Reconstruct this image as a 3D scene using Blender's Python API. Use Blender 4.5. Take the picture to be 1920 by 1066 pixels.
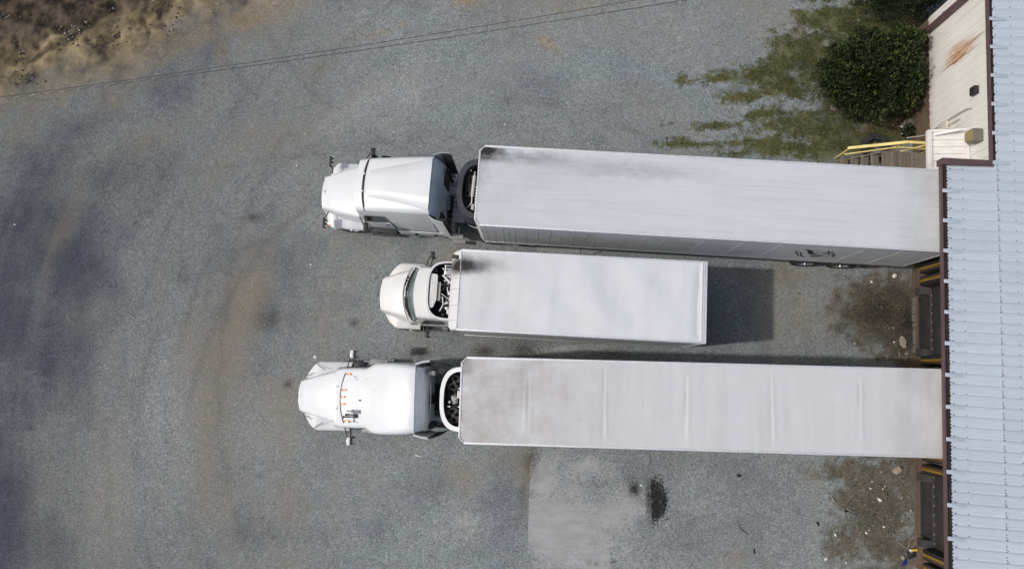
import bpy, bmesh, math, random
import numpy as np
from mathutils import Vector, Matrix

for o in list(bpy.data.objects):
    bpy.data.objects.remove(o)
random.seed(7)
RNG = np.random.default_rng(11)
R = math.radians
SC = bpy.context.scene
COL = SC.collection

# ------------------------------------------------------------------ camera
CAM_H = 25.3          # drone height in metres, straight above the world origin
FOC = 1300.0 / 1920.0 # focal length / sensor width
TX, TY = 40.0 / 1300.0, -172.0 / 1300.0   # where straight-down falls in the frame
cam_d = bpy.data.cameras.new('drone_camera')
cam = bpy.data.objects.new('drone_camera', cam_d)
COL.objects.link(cam)
SC.camera = cam
cam_d.sensor_width = 36.0
cam_d.lens = 36.0 * FOC
cam_d.clip_start = 0.1
cam_d.clip_end = 3000.0
cam.location = (0, 0, CAM_H)
CROT = Vector((TX, TY, -1.0)).normalized().rotation_difference(Vector((0, 0, -1.0)))
cam.rotation_mode = 'QUATERNION'
cam.rotation_quaternion = CROT

# ------------------------------------------------------------------ light
SUN_EL, SUN_DIR = 48.4, Vector((-0.995, -0.098, 0.0)).normalized()
w = bpy.data.worlds.new('World')
SC.world = w
w.use_nodes = True
wn = w.node_tree.nodes
bg = wn['Background']
sky = wn.new('ShaderNodeTexSky')
sky.sky_type = 'NISHITA'
sky.sun_disc = False
sky.sun_elevation = R(SUN_EL)
sky.sun_rotation = math.atan2(SUN_DIR.x, SUN_DIR.y)
sky.air_density = 1.0
sky.dust_density = 4.0
sky.ozone_density = 1.0
w.node_tree.links.new(sky.outputs[0], bg.inputs[0])
bg.inputs[1].default_value = 0.115
sd = bpy.data.lights.new('sun', 'SUN')
sd.energy = 2.0
sd.angle = R(1.7)
sd.color = (1.0, 0.965, 0.915)
so = bpy.data.objects.new('sun', sd)
COL.objects.link(so)
tosun = Vector((SUN_DIR.x * math.cos(R(SUN_EL)), SUN_DIR.y * math.cos(R(SUN_EL)), math.sin(R(SUN_EL))))
so.rotation_euler = (-tosun).to_track_quat('-Z', 'Y').to_euler()
so.location = tosun * 60
SC.view_settings.view_transform = 'Standard'
SC.view_settings.look = 'None'
SC.view_settings.gamma = 1.0
SC.view_settings.use_curve_mapping = False
SC.view_settings.exposure = 0.0


# ------------------------------------------------------------------ survey helper
def gp(px, py, z=0.0):
    """photo survey point -> metres in the yard, at height z"""
    r = CROT @ Vector(((px - 960.0) / 1300.0, -(py - 533.0) / 1300.0, -1.0))
    t = (z - CAM_H) / r.z
    return Vector((r.x * t, r.y * t, z))


# ------------------------------------------------------------------ mesh builder
class MB:
    def __init__(s):
        s.v, s.f = [], []

    def add(s, vs, fs):
        b = len(s.v)
        s.v += [tuple(p) for p in vs]
        s.f += [tuple(i + b for i in f) for f in fs]
        return s

    def box(s, x0, x1, y0, y1, z0, z1, m=None):
        vs = [Vector(p) for p in ((x0, y0, z0), (x1, y0, z0), (x1, y1, z0), (x0, y1, z0),
                                  (x0, y0, z1), (x1, y0, z1), (x1, y1, z1), (x0, y1, z1))]
        if m is not None:
            vs = [m @ p for p in vs]
        return s.add(vs, [(0, 3, 2, 1), (4, 5, 6, 7), (0, 1, 5, 4), (1, 2, 6, 5), (2, 3, 7, 6), (3, 0, 4, 7)])

    def beam(s, p0, p1, wd, ht, up=(0, 0, 1)):
        p0, p1 = Vector(p0), Vector(p1)
        d = (p1 - p0).normalized()
        sd_ = d.cross(Vector(up)).normalized()
        u = sd_.cross(d)
        a, b = sd_ * wd / 2, u * ht / 2
        vs = [p0 - a - b, p0 + a - b, p0 + a + b, p0 - a + b, p1 - a - b, p1 + a - b, p1 + a + b, p1 - a + b]
        return s.add(vs, [(0, 1, 2, 3), (7, 6, 5, 4), (0, 4, 5, 1), (1, 5, 6, 2), (2, 6, 7, 3), (3, 7, 4, 0)])

    def cyl(s, p0, p1, r0, n=12, r1=None, cap=True):
        r1 = r0 if r1 is None else r1
        p0, p1 = Vector(p0), Vector(p1)
        d = (p1 - p0).normalized()
        a = d.orthogonal().normalized()
        b = d.cross(a)
        vs = []
        for p, r in ((p0, r0), (p1, r1)):
            for i in range(n):
                t = 2 * math.pi * i / n
                vs.append(p + (a * math.cos(t) + b * math.sin(t)) * r)
        fs = [(i, (i + 1) % n, n + (i + 1) % n, n + i) for i in range(n)]
        if cap:
            fs += [tuple(range(n - 1, -1, -1)), tuple(range(n, 2 * n))]
        return s.add(vs, fs)

    def tube(s, pts, r, n=8, cap=True):
        pts = [Vector(p) for p in pts]
        rings = []
        up = None
        for i, p in enumerate(pts):
            d = (pts[min(i + 1, len(pts) - 1)] - pts[max(i - 1, 0)]).normalized()
            if up is None:
                up = d.orthogonal().normalized()
            a = (up - d * up.dot(d)).normalized()
            up = a
            b = d.cross(a)
            rings.append([p + (a * math.cos(2 * math.pi * k / n) + b * math.sin(2 * math.pi * k / n)) * r for k in range(n)])
        return s.loft(rings, closed=True, cap=cap)

    def loft(s, rings, closed=False, cap=False):
        n = len(rings[0])
        vs = [p for r in rings for p in r]
        fs = []
        for i in range(len(rings) - 1):
            for k in range(n if closed else n - 1):
                k2 = (k + 1) % n
                fs.append((i * n + k, i * n + k2, (i + 1) * n + k2, (i + 1) * n + k))
        if cap:
            fs.append(tuple(range(n - 1, -1, -1)))
            fs.append(tuple((len(rings) - 1) * n + k for k in range(n)))
        return s.add(vs, fs)

    def prism(s, poly, z0, z1, m=None):
        n = len(poly)
        vs = [Vector((p[0], p[1], z0)) for p in poly] + [Vector((p[0], p[1], z1)) for p in poly]
        if m is not None:
            vs = [m @ p for p in vs]
        fs = [tuple(range(n - 1, -1, -1)), tuple(range(n, 2 * n))]
        fs += [(i, (i + 1) % n, n + (i + 1) % n, n + i) for i in range(n)]
        return s.add(vs, fs)

    def lathe(s, prof, c, axis='y', n=24):
        c = Vector(c)
        rings = []
        for i in range(n):
            t = 2 * math.pi * i / n
            ring = []
            for r, h in prof:
                if axis == 'y':
                    ring.append(c + Vector((r * math.cos(t), h, r * math.sin(t))))
                else:
                    ring.append(c + Vector((r * math.cos(t), r * math.sin(t), h)))
            rings.append(ring)
        rings.append(rings[0])
        return s.loft(rings)

    def build(s, name, mat, parent=None, bevel=0.0, smooth=35, kind=None, recalc=True):
        me = bpy.data.meshes.new(name)
        me.from_pydata(s.v, [], s.f)
        if recalc or bevel:
            bm = bmesh.new()
            bm.from_mesh(me)
            bmesh.ops.remove_doubles(bm, verts=bm.verts, dist=1e-5)
            bmesh.ops.recalc_face_normals(bm, faces=bm.faces)
            if bevel:
                es = [e for e in bm.edges if len(e.link_faces) == 2 and e.calc_face_angle(0) > 0.6]
                bmesh.ops.bevel(bm, geom=es, offset=bevel, segments=2, profile=0.6, affect='EDGES', clamp_overlap=True)
            bm.to_mesh(me)
            bm.free()
        if smooth:
            me.shade_smooth()
            me.set_sharp_from_angle(angle=R(smooth))
        me.materials.append(mat)
        o = bpy.data.objects.new(name, me)
        COL.objects.link(o)
        if parent is not None:
            o.parent = parent
        if kind:
            o['kind'] = kind
        return o


def inst(src, parent=None, loc=None, rotz=None):
    o = src.copy()
    COL.objects.link(o)
    o.parent = parent
    if loc is not None:
        o.location = loc
    if rotz is not None:
        o.rotation_euler = (0, 0, rotz)
    return o


def tag(o, label, cat, group=None):
    o['label'] = label
    o['category'] = cat
    if group:
        o['group'] = group
    return o


def thing(name, label, cat, loc=(0, 0, 0), rotz=0.0, group=None):
    o = bpy.data.objects.new(name, None)
    o.empty_display_size = 0.3
    COL.objects.link(o)
    o.location = loc
    o.rotation_euler = (0, 0, rotz)
    return tag(o, label, cat, group)


# ------------------------------------------------------------------ materials
class NT:
    def __init__(s, name):
        s.m = bpy.data.materials.new(name)
        s.m.use_nodes = True
        s.t = s.m.node_tree
        s.b = s.t.nodes['Principled BSDF']
        tc = s.t.nodes.new('ShaderNodeTexCoord')
        s.obj = tc.outputs['Object']

    def n(s, typ, **kw):
        nd = s.t.nodes.new('ShaderNode' + typ)
        for k, v in kw.items():
            setattr(nd, k, v)
        return nd

    def l(s, a, b):
        s.t.links.new(a, b)

    def val(s, sock, v):
        if isinstance(v, bpy.types.NodeSocket):
            s.l(v, sock)
        else:
            sock.default_value = v

    def noise(s, scale, detail=4, rough=0.55, vec=None, dist=0.0):
        nd = s.n('TexNoise')
        nd.inputs['Scale'].default_value = scale
        nd.inputs['Detail'].default_value = detail
        nd.inputs['Roughness'].default_value = rough
        nd.inputs['Distortion'].default_value = dist
        s.l(vec or s.obj, nd.inputs['Vector'])
        return nd.outputs['Fac']

    def mapping(s, loc=(0, 0, 0), scale=(1, 1, 1), rot=(0, 0, 0), vec=None):
        nd = s.n('Mapping')
        nd.inputs['Location'].default_value = loc
        nd.inputs['Scale'].default_value = scale
        nd.inputs['Rotation'].default_value = rot
        s.l(vec or s.obj, nd.inputs['Vector'])
        return nd.outputs[0]

    def rng(s, v, a, b, c=0.0, d=1.0):
        nd = s.n('MapRange')
        s.l(v, nd.inputs[0])
        for i, x in enumerate((a, b, c, d)):
            nd.inputs[1 + i].default_value = x
        return nd.outputs[0]

    def math(s, op, a, b=0.0):
        nd = s.n('Math', operation=op)
        s.val(nd.inputs[0], a)
        s.val(nd.inputs[1], b)
        return nd.outputs[0]

    def mix(s, fac, a, b, mode='MIX'):
        nd = s.n('Mix', data_type='RGBA', blend_type=mode)
        s.val(nd.inputs[0], fac)
        s.val(nd.inputs[6], a if isinstance(a, bpy.types.NodeSocket) else (*a, 1))
        s.val(nd.inputs[7], b if isinstance(b, bpy.types.NodeSocket) else (*b, 1))
        return nd.outputs[2]

    def mulf(s, col, f):
        """colour times a float socket"""
        nd = s.n('VectorMath', operation='SCALE')
        s.val(nd.inputs[0], col if isinstance(col, bpy.types.NodeSocket) else tuple(col))
        s.val(nd.inputs[3], f)
        return nd.outputs[0]

    def blob(s, c, r, rotz=0.0, soft=(1.0, 0.0), warp=0.0, wscale=3.0):
        """soft ellipsoid mask in object space"""
        vec = s.obj
        if warp:
            nz = s.n('TexNoise')
            nz.inputs['Scale'].default_value = wscale
            nz.inputs['Detail'].default_value = 4
            s.l(s.obj, nz.inputs['Vector'])
            sub = s.n('VectorMath', operation='SUBTRACT')
            s.l(nz.outputs['Color'], sub.inputs[0])
            sub.inputs[1].default_value = (0.5, 0.5, 0.5)
            sc = s.n('VectorMath', operation='SCALE')
            s.l(sub.outputs[0], sc.inputs[0])
            sc.inputs[3].default_value = warp
            ad = s.n('VectorMath', operation='ADD')
            s.l(s.obj, ad.inputs[0])
            s.l(sc.outputs[0], ad.inputs[1])
            vec = ad.outputs[0]
        sb = s.n('VectorMath', operation='SUBTRACT')
        s.l(vec, sb.inputs[0])
        sb.inputs[1].default_value = c
        mp = s.mapping(rot=(0, 0, -rotz), vec=sb.outputs[0])
        dv = s.n('VectorMath', operation='DIVIDE')
        s.l(mp, dv.inputs[0])
        dv.inputs[1].default_value = r
        ln = s.n('VectorMath', operation='LENGTH')
        s.l(dv.outputs[0], ln.inputs[0])
        nd = s.n('MapRange', interpolation_type='SMOOTHSTEP')
        s.l(ln.outputs['Value'], nd.inputs[0])
        nd.inputs[1].default_value = soft[1]
        nd.inputs[2].default_value = soft[0]
        nd.inputs[3].default_value = 1.0
        nd.inputs[4].default_value = 0.0
        return nd.outputs[0]

    def bump(s, h, strength=0.3, dist=0.02):
        nd = s.n('Bump')
        nd.inputs['Strength'].default_value = strength
        nd.inputs['Distance'].default_value = dist
        s.l(h, nd.inputs['Height'])
        s.l(nd.outputs[0], s.b.inputs['Normal'])

    def out(s, col=None, rough=None, metal=None, coat=None, spec=None):
        if col is not None:
            s.val(s.b.inputs['Base Color'], col if isinstance(col, bpy.types.NodeSocket) else (*col, 1))
        if rough is not None:
            s.val(s.b.inputs['Roughness'], rough)
        if metal is not None:
            s.val(s.b.inputs['Metallic'], metal)
        if coat is not None:
            s.b.inputs['Coat Weight'].default_value = coat
            s.b.inputs['Coat Roughness'].default_value = 0.08
        if spec is not None:
            s.b.inputs['Specular IOR Level'].default_value = spec
        return s.m


def simple(name, col, rough=0.5, metal=0.0, var=0.12, vs=4.0, coat=None, dirt=None, damt=0.0, bump=0.0, bs=60.0, spec=None):
    t = NT(name)
    f = t.rng(t.noise(vs, 5), 0.3, 0.7, 1 - var, 1 + var)
    c = t.mulf(col, f)
    if dirt:
        d = t.rng(t.noise(vs * 0.6, 8, 0.65, vec=t.mapping(loc=(3.1, 1.7, 0.4))), 0.5, 0.78, 0.0, damt)
        c = t.mix(d, c, dirt)
    if bump:
        t.bump(t.noise(bs, 3), bump, 0.01)
    r = t.rng(t.noise(vs * 2.3, 4), 0.3, 0.7, max(0.02, rough - 0.08), min(1, rough + 0.1))
    return t.out(c, r, metal, coat, spec)


M = {}
M['paint'] = simple('white_truck_paint', (0.645, 0.665, 0.68), 0.36, var=0.03, vs=1.5, coat=0.3, dirt=(0.5, 0.48, 0.44), damt=0.22)
M['cream'] = simple('warm_white_truck_paint', (0.665, 0.67, 0.66), 0.34, var=0.025, vs=1.5, coat=0.3, dirt=(0.5, 0.47, 0.4), damt=0.15)
M['backwhite'] = simple('lifted_back_white', (0.74, 0.78, 0.82), 0.5, var=0.08, vs=3, dirt=(0.2, 0.2, 0.21), damt=0.3)  # cab white with its colour raised to brighten the shaded sleeper back
M['black'] = simple('black_plastic', (0.018, 0.018, 0.02), 0.5, var=0.25, vs=9)
M['dark'] = simple('grimy_dark_steel', (0.035, 0.034, 0.035), 0.6, metal=0.3, var=0.4, vs=7, dirt=(0.09, 0.075, 0.06), damt=0.6)
M['rubber'] = simple('tyre_rubber', (0.02, 0.02, 0.021), 0.85, var=0.25, vs=8, dirt=(0.12, 0.11, 0.095), damt=0.5, bump=0.3)
M['alu'] = simple('brushed_aluminium', (0.62, 0.63, 0.64), 0.36, metal=0.75, var=0.1, vs=8)
M['chrome'] = simple('polished_steel', (0.85, 0.85, 0.86), 0.12, metal=1.0, var=0.03)
M['pipe'] = simple('pale_pipe_metal', (0.5, 0.49, 0.47), 0.45, metal=0.4, var=0.15, vs=9)
M['amber'] = simple('amber_lens', (0.75, 0.2, 0.015), 0.25, var=0.1, coat=0.5)
M['lens'] = simple('clear_lens', (0.6, 0.62, 0.63), 0.1, metal=0.4, var=0.05, coat=0.5)
M['glass'] = simple('tinted_window_glass', (0.02, 0.026, 0.028), 0.06, var=0.05, coat=0.6)
M['windshield'] = simple('green_windshield_glass', (0.10, 0.145, 0.135), 0.08, var=0.08, coat=0.8)
M['maroon'] = simple('maroon_trim', (0.10, 0.062, 0.062), 0.45, var=0.10, vs=3, dirt=(0.16, 0.12, 0.11), damt=0.25)
M['gutterin'] = simple('dark_gutter_inside', (0.03, 0.022, 0.02), 0.85, var=0.4, vs=6)  # one dark tone for the trough floor
M['white_metal'] = simple('white_painted_metal', (0.74, 0.73, 0.70), 0.45, var=0.05, vs=3, dirt=(0.4, 0.36, 0.3), damt=0.35)
M['yellow'] = simple('faded_yellow_paint', (0.74, 0.60, 0.22), 0.55, var=0.12, vs=6, dirt=(0.35, 0.24, 0.1), damt=0.5)
M['padblack'] = simple('black_dock_pad_vinyl', (0.014, 0.013, 0.013), 0.7, var=0.3, vs=5, dirt=(0.05, 0.045, 0.04), damt=0.4)
M['padyellow'] = simple('yellow_pad_stripe', (0.24, 0.135, 0.016), 0.6, var=0.15, vs=6, dirt=(0.15, 0.09, 0.03), damt=0.6)
M['bumper'] = simple('dock_bumper_rubber', (0.045, 0.046, 0.048), 0.8, var=0.2, vs=10, dirt=(0.14, 0.13, 0.12), damt=0.5)
M['leveler'] = simple('dock_leveller_steel', (0.036, 0.037, 0.038), 0.6, metal=0.2, var=0.25, vs=5, dirt=(0.10, 0.07, 0.05), damt=0.5)
M['foundation'] = simple('brown_stained_concrete', (0.125, 0.088, 0.062), 0.85, var=0.2, vs=3, dirt=(0.09, 0.055, 0.035), damt=0.6, bump=0.2)
M['block'] = simple('pale_concrete_block', (0.15, 0.135, 0.112), 0.9, var=0.2, vs=6, dirt=(0.06, 0.05, 0.04), damt=0.7, bump=0.3)
M['rock'] = simple('pale_rock', (0.33, 0.28, 0.22), 0.9, var=0.22, vs=9, dirt=(0.2, 0.15, 0.1), damt=0.4, bump=0.5, bs=40)
M['litter'] = simple('white_litter', (0.7, 0.69, 0.66), 0.7, var=0.12, vs=20)
M['stick'] = simple('pale_stick_wood', (0.30, 0.24, 0.16), 0.85, var=0.25, vs=25)
M['blue'] = simple('blue_plastic', (0.02, 0.03, 0.16), 0.45, var=0.15, vs=12)
M['yellowcan'] = simple('yellow_packaging', (0.65, 0.45, 0.05), 0.4, var=0.15, vs=14)
M['wirecover'] = simple('black_cable_jacket', (0.045, 0.045, 0.048), 0.6)
M['wirebare'] = simple('grey_bare_cable', (0.22, 0.22, 0.22), 0.5, metal=0.5)
M['branch'] = simple('shrub_branch', (0.08, 0.055, 0.035), 0.9, var=0.3, vs=14)
M['grille'] = simple('grille_mesh', (0.05, 0.05, 0.052), 0.5, metal=0.3)
M['beige'] = simple('beige_utility_box', (0.56, 0.53, 0.46), 0.55, var=0.06)
M['olive'] = simple('brown_lamp_housing', (0.17, 0.155, 0.13), 0.5, var=0.12)
M['lamplens'] = simple('yellowed_lamp_lens', (0.26, 0.22, 0.09), 0.3, var=0.1)


def m_wood():
    t = NT('weathered_step_wood')
    g = t.noise(14, 6, 0.6, vec=t.mapping(scale=(6, 0.5, 1)))
    oi = t.n('ObjectInfo')
    c = t.mix(t.rng(g, 0.3, 0.7), (0.10, 0.085, 0.066), (0.215, 0.19, 0.15))
    c = t.mulf(c, t.rng(oi.outputs['Random'], 0, 1, 0.8, 1.2))
    return t.out(c, 0.85)


M['wood'] = m_wood()


def m_trailer_roof(name, base, streak_long, soot, rear_dark, warm):  # soot also takes the painted ridge shade lines of the bowed roof
    """trailer roof sheet: object x runs front (0) to rear, with grime, soot and darker marks"""
    t = NT(name)
    f1 = t.rng(t.noise(0.5, 8, 0.7), 0.3, 0.7, 0.96, 1.035)
    c = t.mulf(base, f1)
    if streak_long:
        st = t.noise(2.2, 9, 0.72, vec=t.mapping(scale=(0.13, 3.2, 1)))
        c = t.mix(t.rng(st, 0.47, 0.75, 0.0, 0.32), c, (0.30, 0.31, 0.33))
    else:
        st = t.noise(1.6, 5, 0.6, vec=t.mapping(scale=(1.2, 0.16, 1)))
        c = t.mix(t.rng(st, 0.45, 0.75, 0.0, 0.20), c, (0.36, 0.35, 0.345))
    # brownish grime, heaviest at the front end
    gx = t.n('SeparateXYZ')
    t.l(t.obj, gx.inputs[0])
    fx = t.rng(gx.outputs[0], 0.0, 5.5, 1.0, 0.0)
    gn = t.rng(t.noise(1.3, 8, 0.65), 0.35, 0.7, 0.0, 1.0)
    c = t.mix(t.math('MULTIPLY', t.math('MULTIPLY', fx, gn), warm), c, (0.36, 0.32, 0.275))
    # blotchy darkening towards the rear end
    if rear_dark:
        rx = t.rng(gx.outputs[0], rear_dark[0], rear_dark[1], 0.0, 1.0)
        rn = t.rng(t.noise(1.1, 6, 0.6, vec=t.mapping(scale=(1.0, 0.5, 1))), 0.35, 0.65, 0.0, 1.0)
        c = t.mix(t.math('MULTIPLY', t.math('MULTIPLY', rx, rn), rear_dark[2]), c, (0.14, 0.14, 0.135))
    for (pc, pr, amt, wp) in soot:  # soot marks, plus painted ridge shade on the bowed roof
        b = t.blob(pc, pr, soft=(1.0, 0.0 if amt < 1.2 or amt == 1.5 else .08), warp=wp)
        sp = t.rng(t.noise(6, 6, 0.6, vec=t.mapping(scale=(0.5, 1.3, 1))), 0.3, 0.65, 0.55 if amt < 1.2 or amt == 1.5 else .9, 1.0)
        c = t.mix(t.math('MULTIPLY', t.math('MULTIPLY', b, sp), amt), c, (0.018, 0.016, 0.015))
    sp = t.rng(t.noise(22, 2, 0.5), 0.74, 0.78, 0.0, 0.4)
    c = t.mix(sp, c, (0.2, 0.2, 0.2))
    t.bump(t.noise(7, 4), 0.05, 0.02)
    return t.out(c, t.rng(t.noise(3, 4), 0.3, 0.7, 0.42, 0.6), 0.0)


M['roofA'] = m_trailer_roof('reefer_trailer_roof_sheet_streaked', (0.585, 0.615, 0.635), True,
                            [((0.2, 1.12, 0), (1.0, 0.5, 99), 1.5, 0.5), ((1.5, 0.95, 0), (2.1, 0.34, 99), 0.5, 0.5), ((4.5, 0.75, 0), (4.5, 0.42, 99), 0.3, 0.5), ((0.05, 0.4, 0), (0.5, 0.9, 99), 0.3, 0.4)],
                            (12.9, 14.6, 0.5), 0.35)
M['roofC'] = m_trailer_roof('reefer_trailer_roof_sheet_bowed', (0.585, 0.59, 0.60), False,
                            [((0.1, 1.0, 0), (0.5, 0.4, 99), 0.4, 0.6), ((1.9, 0.9, 0), (0.35, 0.5, 99), 0.18, 0.5)] + [((bx_ - .07, by_, 0), (.055, ry_, 99), am_, .05) for bx_, by_, ry_, am_ in ((1.97, .5, .9, .16), (2.12, .2, 1.1, .14), (4.40, .5, 1.0, .3), (4.40, -.3, 1.0, .16), (6.86, .3, 1.1, .2), (9.38, .6, .8, .28), (9.39, -.2, 1.1, .16), (11.98, .5, .6, .22), (11.99, 0, 1.1, .1), (5.6, 0, 1.2, .05), (8.1, 0, 1.2, .06), (3.3, .3, 1.0, .05))], (12.4, 14.4, 0.5), 1.0)  # narrow lines put ridge shade into the colour beside each bow
M['roofB'] = m_trailer_roof('box_truck_roof_sheet', (0.655, 0.67, 0.68), False,
                            [((0.0, 0.78, 0), (0.95, 0.38, 99), 1.3, 0.3), ((0.3, 0.80, 0), (1.45, 0.44, 99), 0.75, 0.3), ((0.9, 0.85, 0), (1.6, 0.5, 99), 0.12, 0.2)], None, 0.12)
M['capB'] = m_trailer_roof('box_truck_front_cap', (0.66, 0.665, 0.68), False, [((0.0, 0.76, 0), (0.75, 0.46, 99), 1.3, 0.2)], None, 0.1)
M['side'] = simple('grey_white_trailer_side', (0.66, 0.68, 0.68), 0.38, var=0.07, vs=1.2, dirt=(0.22, 0.22, 0.21), damt=0.45)
M['boxside'] = simple('white_box_side', (0.68, 0.69, 0.69), 0.4, var=0.05, vs=1.2, dirt=(0.3, 0.3, 0.3), damt=0.3)
M['rail'] = simple('bright_aluminium_rail', (0.70, 0.71, 0.73), 0.4, metal=0.25, var=0.08, vs=6)
M['seam'] = simple('pale_seam_strip', (0.66, 0.68, 0.68), 0.4, var=0.08)
M['reeferwhite'] = simple('white_reefer_shroud', (0.8, 0.8, 0.8), 0.4, var=0.04, vs=2, dirt=(0.4, 0.38, 0.34), damt=0.3)
M['reeferblack'] = simple('black_reefer_shroud', (0.035, 0.038, 0.045), 0.42, var=0.2, vs=3, dirt=(0.09, 0.09, 0.095), damt=0.5)
M['marking'] = simple('faded_dark_lettering', (0.07, 0.074, 0.08), 0.6, var=0.3, vs=8)


def m_checker():
    t = NT('checker_plate')
    v = t.n('TexChecker')
    t.l(t.mapping(rot=(0, 0, R(45))), v.inputs['Vector'])
    v.inputs['Scale'].default_value = 22
    c = t.mix(v.outputs['Fac'], (0.5, 0.5, 0.49), (0.13, 0.13, 0.13))
    return t.out(c, 0.45, 0.4)


M['checker'] = m_checker()


def m_roofmetal():
    t = NT('pale_blue_galvalume_roofing')
    n1 = t.rng(t.noise(0.35, 5), 0.3, 0.7, 0.95, 1.05)
    n2 = t.rng(t.noise(3, 6, 0.6, vec=t.mapping(scale=(0.15, 2.5, 1))), 0.3, 0.7, 0.95, 1.04)
    oi = t.n('ObjectInfo')
    c = t.mulf((0.525, 0.58, 0.635), t.math('MULTIPLY', t.math('MULTIPLY', n1, n2), t.rng(oi.outputs['Random'], 0, 1, 0.965, 1.03)))
    return t.out(c, 0.42, 0.15)


M['roofmetal'] = m_roofmetal()


def m_wall():
    # building space (the parts are not moved inside it): y along the wall, z up
    t = NT('off_white_ribbed_wall_sheet')
    c = t.mulf((0.72, 0.705, 0.665), t.rng(t.noise(1.2, 5), 0.3, 0.7, 0.94, 1.04))
    # rust runs fan out below two leaking screws
    yz = t.n('SeparateXYZ')
    t.l(t.obj, yz.inputs[0])
    run = t.rng(t.noise(5, 6, 0.65, vec=t.mapping(scale=(1, 3.0, 0.3))), 0.30, 0.62)
    for (pc, pr, amt, col) in (((13.5, 11.62, 2.95), (99, 0.5, 1.25), 1.3, (0.50, 0.25, 0.11)),
                               ((13.5, 11.66, 3.5), (99, 0.10, 1.7), 1.6, (0.27, 0.11, 0.045)),
                               ((13.5, 11.40, 2.9), (99, 0.08, 1.6), 1.5, (0.25, 0.10, 0.045)),
                               ((13.5, 11.95, 2.7), (99, 0.05, 0.5), 0.6, (0.3, 0.15, 0.07)),
                               ((13.5, 11.5, 2.1), (99, 0.07, 0.7), 0.35, (0.25, 0.2, 0.14))):
        b = t.blob(pc, pr, warp=0.12, wscale=4)
        c = t.mix(t.math('MULTIPLY', t.math('MULTIPLY', b, run), amt), c, col)
    low = t.rng(yz.outputs[2], 1.2, 1.55, 1.0, 0.0)
    c = t.mix(t.math('MULTIPLY', low, t.rng(t.noise(4, 6), 0.35, 0.65, 0.1, 0.6)), c, (0.33, 0.25, 0.16))
    return t.out(c, 0.5)


M['wall'] = m_wall()


def grain(t):
    """stone-by-stone brightness of loose gravel"""
    v1 = t.n('TexVoronoi')
    v1.inputs['Scale'].default_value = 38
    t.l(t.obj, v1.inputs['Vector'])
    s1 = t.n('SeparateColor')
    t.l(v1.outputs['Color'], s1.inputs[0])
    v2 = t.n('TexVoronoi')
    v2.inputs['Scale'].default_value = 13
    t.l(t.obj, v2.inputs['Vector'])
    s2 = t.n('SeparateColor')
    t.l(v2.outputs['Color'], s2.inputs[0])
    return v1, v2, s1, s2


def m_ground():
    t = NT('crushed_stone_and_soil')
    at = t.n('Attribute', attribute_name='gcol')
    gr = t.n('Attribute', attribute_name='grit')
    v1, v2, s1, s2 = grain(t)
    g1 = t.rng(s1.outputs[0], 0, 1, 0.56, 1.44)
    g2 = t.rng(s2.outputs[1], 0, 1, 0.9, 1.1)
    n3 = t.rng(t.noise(3.5, 6, 0.7), 0.3, 0.7, 0.86, 1.14)
    g = t.math('MULTIPLY', t.math('MULTIPLY', g1, g2), n3)
    white = t.math('GREATER_THAN', s1.outputs[1], 0.985)
    g = t.math('ADD', g, t.math('MULTIPLY', white, 0.9))
    # smooth dust shows less stone
    dust = t.rng(t.noise(14, 6, 0.7), 0.25, 0.75, 0.72, 1.28)
    mixv = t.n('Mix', data_type='FLOAT')
    t.l(gr.outputs['Fac'], mixv.inputs[0])
    t.l(dust, mixv.inputs[2])
    t.l(g, mixv.inputs[3])
    c = t.mulf(at.outputs['Color'], mixv.outputs[0])
    tint = t.mix(s1.outputs[2], (0.96, 1.0, 1.04), (1.04, 1.0, 0.96))
    c = t.mix(1.0, c, tint, 'MULTIPLY')
    hb = t.math('ADD', t.math('MULTIPLY', s1.outputs[0], 0.7), t.noise(40, 3))
    t.bump(hb, 0.45, 0.02)
    return t.out(c, 0.92, spec=0.25)


M['ground'] = m_ground()


def m_concrete():
    t = NT('worn_concrete_with_spilled_gravel')
    at = t.n('Attribute', attribute_name='cover')
    v1, v2, s1, s2 = grain(t)
    con = t.mulf((0.335, 0.34, 0.34), t.rng(t.noise(2.5, 7, 0.65, vec=t.mapping(scale=(0.5, 1.4, 1))), 0.3, 0.7, 0.82, 1.14))
    con = t.mix(t.rng(t.noise(1.2, 6, 0.7), 0.55, 0.75, 0, 0.35), con, (0.15, 0.14, 0.13))
    gcl = t.n('Attribute', attribute_name='gcol')
    gv = t.mulf(gcl.outputs['Color'], t.math('MULTIPLY', t.math('MULTIPLY', t.rng(s1.outputs[0], 0, 1, 0.55, 1.45), t.rng(s2.outputs[1], 0, 1, 0.9, 1.1)), t.rng(t.noise(3.5, 6, 0.7), 0.3, 0.7, 0.86, 1.14)))
    # stones thin out singly towards bare concrete
    k = t.math('SUBTRACT', t.math('ADD', at.outputs['Fac'], t.math('MULTIPLY', t.math('SUBTRACT', t.noise(9, 7, 0.75), 0.5), 1.1)), t.math('MULTIPLY', s1.outputs[1], 0.6))
    k = t.rng(k, 0.06, 0.2)
    c = t.mix(k, con, gv)
    oil = t.n('Attribute', attribute_name='oil')
    c = t.mix(oil.outputs['Fac'], c, (0.02, 0.018, 0.018))
    t.bump(t.math('MULTIPLY', s1.outputs[0], k), 0.5, 0.02)
    return t.out(c, 0.9, spec=0.25)


M['concrete'] = m_concrete()


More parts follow.
